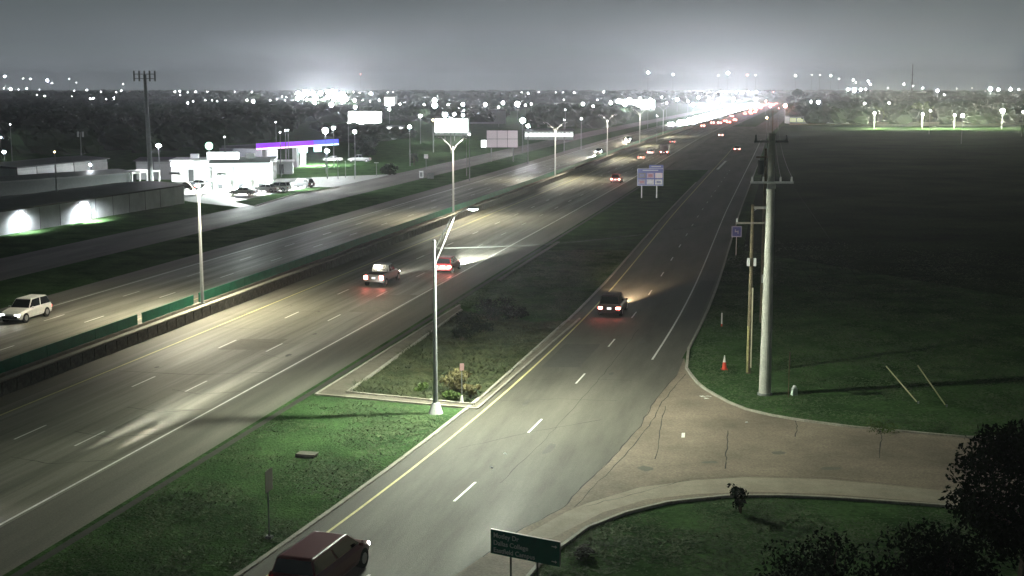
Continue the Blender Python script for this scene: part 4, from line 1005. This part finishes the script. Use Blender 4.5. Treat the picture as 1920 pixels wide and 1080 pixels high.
lights('red signal lamps by the freeway', 'red or orange lamp at the freeway far end', [(1472, 198, 3, 'r'), (1444, 200, 2, 'r'), (1436, 190, 2, 'r'), (1438, 221, 2, 'o'), (1425, 180, 2, 'r'), (1450, 172, 1, 'r'), (1460, 203, 1, 'r')])
lights('aviation light', 'tiny red light high above the horizon left of centre', [(676, 139, 1, 'r')])

# ================================================================ VEGETATION
def rdir(r):
    z = r.uniform(-1, 1); a = r.uniform(0, 2 * math.pi); s = math.sqrt(1 - z * z); return Vector((s * math.cos(a), s * math.sin(a), z))
def leaf_quads(mb, c, rad, n, size, r, flat=.7):
    for _ in range(n):
        p = c + rdir(r) * rad * (r.random() ** .4); p.z = c.z + (p.z - c.z) * flat
        d = rdir(r) * size * r.uniform(.6, 1.3); e = d.cross(rdir(r)).normalized() * size * r.uniform(.4, .8)
        mb.quad(p - d, p - e * .8, p + d, p + e * .8)
def tree(loc, h, rad, label, leafm, n_cl=26, per=60, size=.28, seed=1, name='tree', low=.3, group=None):
    r = random.Random(seed); t = empty(name, loc, 0, label, 'tree', group)
    tk = MB(); tk.tube((0, 0, 0), (.1, 0, h * .45), rad * .09 + .06, rad * .05 + .03, 8)
    cl = []
    for k in range(n_cl):
        d = rdir(r); c = Vector((d.x * rad * .8, d.y * rad * .8, h * (low + (1 - low) / 2) + d.z * h * (1 - low) / 2 * .82)) * 1.0; c = Vector((c.x * r.uniform(.4, 1), c.y * r.uniform(.4, 1), c.z)); cl.append(c)
    for c in cl[:8]: tk.tube((.1, 0, h * .40), c, rad * .035 + .02, .015, 5)
    tk.build('trunk', M_trunk, t)
    cr_ = MB()
    for c in cl: leaf_quads(cr_, c, rad * r.uniform(.25, .42), per, size, r)
    cr_.build('crown', leafm, t); return t
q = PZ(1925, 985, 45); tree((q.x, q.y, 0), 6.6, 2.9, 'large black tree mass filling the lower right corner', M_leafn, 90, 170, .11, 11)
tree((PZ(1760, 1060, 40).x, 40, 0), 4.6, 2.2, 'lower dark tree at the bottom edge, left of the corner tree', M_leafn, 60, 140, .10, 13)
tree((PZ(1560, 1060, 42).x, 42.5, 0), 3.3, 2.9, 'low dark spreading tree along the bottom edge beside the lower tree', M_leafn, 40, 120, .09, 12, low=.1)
# island shrubs
def shrub(px, py, h, rad, lm, label, seed, n=14, per=45, size=.10):
    q = P(px, py); r = random.Random(seed); t = empty('shrub', q, 0, label, 'shrub')
    st = MB(); fo = MB()
    for k in range(n):
        a = r.uniform(0, 6.28); rr = rad * r.uniform(.1, .9); c = Vector((rr * math.cos(a), rr * math.sin(a), h * r.uniform(.25, .9)))
        st.tube((c.x * .2, c.y * .2, 0), c, .018, .008, 4); leaf_quads(fo, c, rad * .38, per, size, r)
    st.build('stems', M_trunk, t); fo.build('foliage', lm, t)
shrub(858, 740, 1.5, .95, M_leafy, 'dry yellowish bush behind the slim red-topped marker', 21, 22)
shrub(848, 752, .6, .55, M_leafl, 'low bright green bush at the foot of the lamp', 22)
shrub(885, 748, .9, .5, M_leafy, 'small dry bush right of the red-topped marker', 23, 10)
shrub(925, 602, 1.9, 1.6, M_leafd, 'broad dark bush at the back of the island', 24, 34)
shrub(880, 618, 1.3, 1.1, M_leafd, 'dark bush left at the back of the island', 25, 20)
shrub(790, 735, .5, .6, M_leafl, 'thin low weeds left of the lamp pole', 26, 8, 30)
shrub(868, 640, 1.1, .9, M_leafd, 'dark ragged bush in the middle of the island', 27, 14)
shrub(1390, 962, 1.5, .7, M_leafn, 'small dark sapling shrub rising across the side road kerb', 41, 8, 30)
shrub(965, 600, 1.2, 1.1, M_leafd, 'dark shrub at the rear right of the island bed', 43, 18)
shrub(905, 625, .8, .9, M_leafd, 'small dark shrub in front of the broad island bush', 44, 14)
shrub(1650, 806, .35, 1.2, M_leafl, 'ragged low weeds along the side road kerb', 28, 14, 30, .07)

# grass tufts over the near verges (uncountable)
def tufts(pg, n, seed, hmin=.03, hmax=.10, m=M_grass, avoid=(), fade=None):
    r = random.Random(seed); xs = [p[0] for p in pg]; ys_ = [p[1] for p in pg]; mb = MB(); k = 0
    V = []; F = []
    while k < n:
        x, y = r.uniform(min(xs), max(xs)), r.uniform(min(ys_), max(ys_))
        if not inside(x, y, pg) or any(inside(x, y, a) for a in avoid): k += .3; continue
        nz = mnoise.noise(Vector((x * .22, y * .22, seed))) + .5 * mnoise.noise(Vector((x * .9, y * .9, seed)))
        k += 1
        if nz < -.28 and r.random() < .8: continue
        if fade and r.random() > 1.35 - math.hypot(x - fade[0], y - fade[1]) / fade[2]: continue
        h = r.uniform(hmin, hmax) * max(.5, 1 + 1.3 * nz); a = r.uniform(0, 6.28)
        for j in range(3):
            a += r.uniform(1.4, 2.6); w = r.uniform(.03, .06); dx, dy = math.cos(a), math.sin(a); L_ = h * r.uniform(1.0, 2.4); o = len(V)
            V += [(x - dy * w, y + dx * w, .005), (x + dy * w, y - dx * w, .005), (x + dx * L_, y + dy * L_, h * r.uniform(.35, 1))]; F.append((o, o + 1, o + 2))
    mb.v = V; mb.f = F; mb.m = [0] * len(F); o = mb.build('grass', m); o['kind'] = 'stuff'; return o
M_tuft = mat('grass_blades', (.054, .112, .044), .8, noise=.4, nscale=.5, col2=(.115, .16, .075), spec=.2)
verge = [(XI(-27.1, y), y) for y in yl(42, 150, 8)] + [(XF(-1.3, y), y) for y in yl(150, 42, 8)]
tufts(verge, 60000, 31, m=M_tuft, avoid=[iso])
lawn = [(p[0], p[1]) for p in Nn[1:-1]] + [(50, 72), (75, 130), (70, 170), (XF(9.6, 170), 170), (XF(9.6, 120), 120), (XF(9.6, 100), 100)]
tufts(lawn, 130000, 32, m=M_tuft, fade=(14, 80, 62))
lawn2 = [(p.x, p.y) for p in Ss] + [(30, 46), (2.2, 44)]
tufts(lawn2, 20000, 33, m=M_tuft)
tufts([(p.x, p.y) for p in isi], 16000, 34, .06, .28, m=mat('weed_blades', (.035, .065, .022), .85, noise=.4, nscale=.7, col2=(.09, .10, .045)))

# far woods (one mass) and separate trees
def crown_blob(mb, c, rad, h, r):
    n, m_ = 7, 5; vs = []; 
    base = len(mb.v)
    vs.append((c[0], c[1], c[2] + h))
    for i in range(1, m_):
        tt = math.pi * i / m_ * .9
        for k in range(n):
            a = 2 * math.pi * k / n + i * .4; q = r.uniform(.72, 1.18); vs.append((c[0] + rad * q * math.sin(tt) * math.cos(a), c[1] + rad * q * math.sin(tt) * math.sin(a), c[2] + h * (.5 + .5 * math.cos(tt)) * r.uniform(.88, 1.05)))
    fs = [(0, 1 + k, 1 + (k + 1) % n) for k in range(n)]
    for i in range(m_ - 2):
        o = 1 + i * n
        for k in range(n): fs.append((o + k, o + n + k, o + n + (k + 1) % n, o + (k + 1) % n))
    mb.add(vs, fs)
    for _ in range(30):
        d = rdir(r); d.z = abs(d.z); p = Vector((c[0] + d.x * rad * .98, c[1] + d.y * rad * .98, c[2] + h * (.5 + .48 * d.z))); s = rad * .11
        e = rdir(r) * s; f = e.cross(rdir(r)).normalized() * s; mb.quad(p - e, p - f, p + e, p + f)
def wood(name, pts, n, seed, hr, rr):
    r = random.Random(seed); mb = MB(); xs = [p[0] for p in pts]; ys_ = [p[1] for p in pts]; k = 0
    while k < n:
        x, y = r.uniform(min(xs), max(xs)), r.uniform(min(ys_), max(ys_))
        if not inside(x, y, pts): k += .1; continue
        k += 1; rad = r.uniform(*rr); crown_blob(mb, (x, y, 0), rad, r.uniform(*hr), r)
    o = mb.build(name, M_leaff); o['kind'] = 'stuff'; return o
def XP(px, Y): return (px - 960) / FPX * Y * 1.0
wood('wood', [(XP(-250, 330), 330), (XP(330, 345), 345), (XP(470, 400), 400), (XP(560, 560), 560), (XP(545, 1300), 1300), (XP(-250, 1300), 1300)], 2300, 41, (6.5, 9.5), (3.5, 6.5))
wood('wood', [(XP(-200, 1350), 1350), (XP(2200, 1350), 1350), (XP(2300, 3000), 3000), (XP(-250, 3000), 3000)], 1500, 42, (9, 15), (8, 16))
wood('wood', [(XP(640, 420), 420), (XP(780, 480), 480), (XP(720, 640), 640), (XP(590, 600), 600)], 90, 43, (2.2, 3.4), (2.5, 4))
wood('wood', [(XP(560, 640), 640), (XP(900, 640), 640), (XP(1000, 1300), 1300), (XP(560, 1300), 1300)], 420, 44, (5, 8), (4, 7))
wood('wood', [(XP(1480, 640), 640), (XP(2100, 620), 620), (XP(2100, 1350), 1350), (XP(1500, 1350), 1350)], 900, 45, (6, 11), (4, 7))
wood('wood', [(XP(1000, 620), 620), (XP(1130, 560), 560), (XP(1190, 900), 900), (XP(1010, 900), 900)], 200, 46, (6, 9), (4, 6.5))
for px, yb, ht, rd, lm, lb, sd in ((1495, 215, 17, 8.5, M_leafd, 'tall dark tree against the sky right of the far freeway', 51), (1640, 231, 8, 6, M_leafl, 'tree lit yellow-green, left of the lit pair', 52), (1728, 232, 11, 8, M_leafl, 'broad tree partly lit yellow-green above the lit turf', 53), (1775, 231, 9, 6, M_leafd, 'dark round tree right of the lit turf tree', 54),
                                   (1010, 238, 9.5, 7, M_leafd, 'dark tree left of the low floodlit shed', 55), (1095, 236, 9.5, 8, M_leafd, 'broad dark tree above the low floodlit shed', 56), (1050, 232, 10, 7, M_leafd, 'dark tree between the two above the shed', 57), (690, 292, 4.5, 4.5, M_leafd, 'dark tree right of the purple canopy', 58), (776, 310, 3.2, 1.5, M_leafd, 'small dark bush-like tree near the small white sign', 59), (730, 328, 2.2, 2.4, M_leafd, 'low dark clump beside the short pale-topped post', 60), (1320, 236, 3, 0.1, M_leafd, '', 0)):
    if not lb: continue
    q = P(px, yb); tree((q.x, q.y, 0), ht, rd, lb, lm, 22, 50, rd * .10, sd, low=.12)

# ================================================================ HAZE
hz = MB(); hz.box((0, 1950, 29), (5200, 4100, 60.0)); ho = hz.build('haze', [])
hm = bpy.data.materials.new('haze_air'); hm.use_nodes = True; nt = hm.node_tree; nt.nodes.clear()
out = nt.nodes.new('ShaderNodeOutputMaterial'); pv = nt.nodes.new('ShaderNodeVolumePrincipled')
pv.inputs['Color'].default_value = (.9, .93, 1, 1); pv.inputs['Density'].default_value = .00022; pv.inputs['Anisotropy'].default_value = .72
nt.links.new(pv.outputs[0], out.inputs['Volume']); ho.data.materials.clear(); ho.data.materials.append(hm); ho['kind'] = 'stuff'
